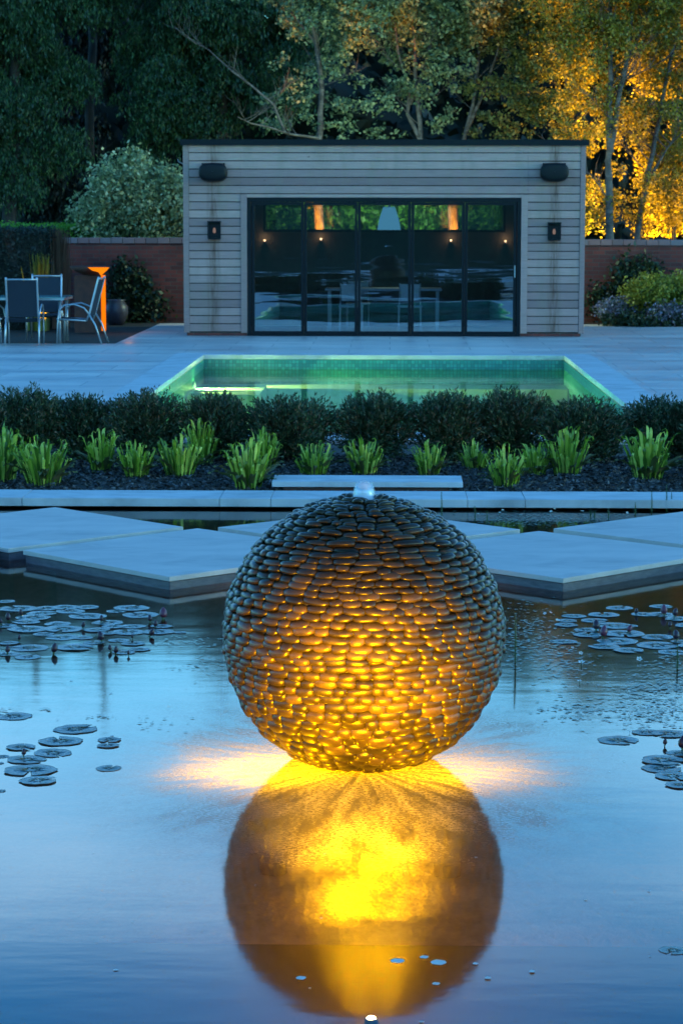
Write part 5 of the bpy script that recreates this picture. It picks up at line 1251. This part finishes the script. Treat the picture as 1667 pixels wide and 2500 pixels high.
# mats of small floating leaves
def mats(name, label, regs, size):
    vs, fs = [], []
    for (zf, cx_, cy_, rx_, ry_, n) in regs:
        for k in range(n):
            px, py = zf(random.gauss(cx_, rx_), random.gauss(cy_, ry_)); c = G(px, py, .003)
            if c.y > KF + .1 or (abs(c.x - SC.x) < SPH_R and abs(c.y - SC.y) < SPH_R): continue
            w = size * random.uniform(.4, 1.3); a0 = random.uniform(0, 6); q = len(vs); lob = random.choice((3, 5)); z = .0025 + random.uniform(0, .0025)
            m = 12
            for i in range(m):
                a = a0 + 2 * math.pi * i / m; r = w * (.72 + .28 * math.cos(lob * (a - a0))); vs.append((c.x + math.cos(a) * r, c.y + math.sin(a) * r * .9, z))
            fs.append(tuple(range(q, q + m)))
    o = make(name, vs, fs, M['float']); tag(o, label, 'floating leaves', None, 'stuff')
mats('floating_leaves', 'mats of tiny floating leaves right of the sphere and in the channel', [(z2_, 640, 400, 120, 110, 330), (z2_, 800, 560, 110, 70, 210), (z2_, 500, 450, 60, 110, 130), (z2_, 1350, 760, 130, 70, 330), (z2_, 1500, 700, 80, 60, 170), (z2_, 900, 870, 120, 45, 160), (z2_, 1380, 900, 120, 45, 200), (z2_, 1500, 560, 90, 40, 60), (z4_, 800, 805, 160, 18, 330), (z4_, 1000, 805, 160, 18, 330)], .012)
mats('duckweed', 'small floating leaves between the left lily raft and the sphere', [(z1_, 1180, 430, 110, 22, 60), (z1_, 1330, 570, 60, 50, 70), (z1_, 1180, 600, 50, 15, 18), (z1_, 650, 910, 60, 10, 16), (z1_, 1000, 950, 100, 30, 22), (z1_, 60, 872, 60, 6, 14), (z1_, 300, 866, 30, 5, 12)], .011)
# drifting petals and bits
vs, fs = [], []
for k in range(50):
    px, py = random.uniform(0, 1667), random.uniform(1900, 2500) if k > 30 else random.uniform(1640, 1900); c = G(px, py, .002); w = random.choice((.002, .003, .004, .006)); q = len(vs)
    if (c - SC).xy.length < SPH_R: continue
    for i in range(8): a = 2 * math.pi * i / 8; vs.append((c.x + math.cos(a) * w * 1.3, c.y + math.sin(a) * w, .002))
    fs.append(tuple(range(q, q + 8)))
for (px, py, w) in ((970, 2346, .020), (1035, 2337, .013), (1070, 2350, .022), (1064, 2402, .011), (735, 2388, .014), (1160, 2353, .008), (1190, 2388, .009), (1298, 2372, .008)):
    c = G(px, py, .002); q = len(vs)
    for i in range(10): a = 2 * math.pi * i / 10; vs.append((c.x + math.cos(a) * w, c.y + math.sin(a) * w * 1.1, .0025 + .001 * (i % 2)))
    fs.append(tuple(range(q, q + 10)))
o = make('drifting_petals', vs, fs, M['petals']); tag(o, 'pale petals and specks drifting on the near water', 'petals', None, 'stuff')

# ------------------------------------------------------------------ LIGHT
SUN_EL, SUN_ROT = 3.0, R_(110)
w = bpy.data.worlds.new('World'); sc.world = w; w.use_nodes = True; nt = w.node_tree
for n in list(nt.nodes): nt.nodes.remove(n)
out = nt.nodes.new('ShaderNodeOutputWorld'); bg = nt.nodes.new('ShaderNodeBackground')
sky = nt.nodes.new('ShaderNodeTexSky'); sky.sky_type = 'NISHITA'; sky.sun_disc = False; sky.sun_elevation = R_(SUN_EL); sky.sun_rotation = SUN_ROT
sky.ozone_density = 3.0; sky.air_density = 1.0; sky.dust_density = 0.3
tc = nt.nodes.new('ShaderNodeTexCoord'); mp = nt.nodes.new('ShaderNodeMapping'); mp.inputs['Scale'].default_value = (1.2, 1.2, 5.0)
nt.links.new(tc.outputs['Generated'], mp.inputs[0])
cn = nt.nodes.new('ShaderNodeTexNoise'); cn.inputs['Scale'].default_value = 2.2; cn.inputs['Detail'].default_value = 5; nt.links.new(mp.outputs[0], cn.inputs['Vector'])
sepz = nt.nodes.new('ShaderNodeSeparateXYZ'); nt.links.new(tc.outputs['Generated'], sepz.inputs[0])
cband = ramp(nt, sepz.outputs[2], [(0.15, 0.0), (0.215, 0.55), (0.265, 0.75), (0.315, 0.0)])
cf = math_(nt, 'MULTIPLY', ramp(nt, cn.outputs['Fac'], [(0.34, 0.15), (0.60, 1.0)]), cband)
tint = ramp(nt, sepz.outputs[2], [(0.0, (0.95, 1.9, 2.5)), (0.20, (0.42, 2.35, 3.0)), (0.27, (0.42, 1.95, 2.7)), (0.34, (0.24, 1.3, 2.1)), (0.55, (0.62, 1.3, 1.7)), (1.0, (0.72, 1.35, 1.65))])
base = mix(nt, 1.0, sky.outputs[0], tint, 'MULTIPLY')
cl = mix(nt, cf, base, (3.5, 5.3, 6.7))
nt.links.new(cl, bg.inputs[0]); bg.inputs[1].default_value = 0.115
nt.links.new(bg.outputs[0], out.inputs[0])
sl = bpy.data.lights.new('sun', 'SUN'); sl.energy = 0.03; sl.angle = R_(10); sl.color = (1, .85, .7)
so = bpy.data.objects.new('sun', sl); col.objects.link(so)
# direction matching the sky texture: rotation measured from +Y towards +X
az = SUN_ROT; dv = Vector((math.sin(az) * math.cos(R_(SUN_EL)), math.cos(az) * math.cos(R_(SUN_EL)), math.sin(R_(SUN_EL))))
so.rotation_euler = (-dv).to_track_quat('-Z', 'Y').to_euler()

sc.render.engine = 'CYCLES'
sc.cycles.max_bounces = 8; sc.cycles.transparent_max_bounces = 16; sc.cycles.diffuse_bounces = 3; sc.cycles.glossy_bounces = 4
sc.cycles.caustics_reflective = False; sc.cycles.sample_clamp_indirect = 6
sc.view_settings.view_transform = 'Standard'; sc.view_settings.look = 'None'; sc.view_settings.exposure = 2.6; sc.view_settings.gamma = 1.0
sc.view_settings.use_curve_mapping = False
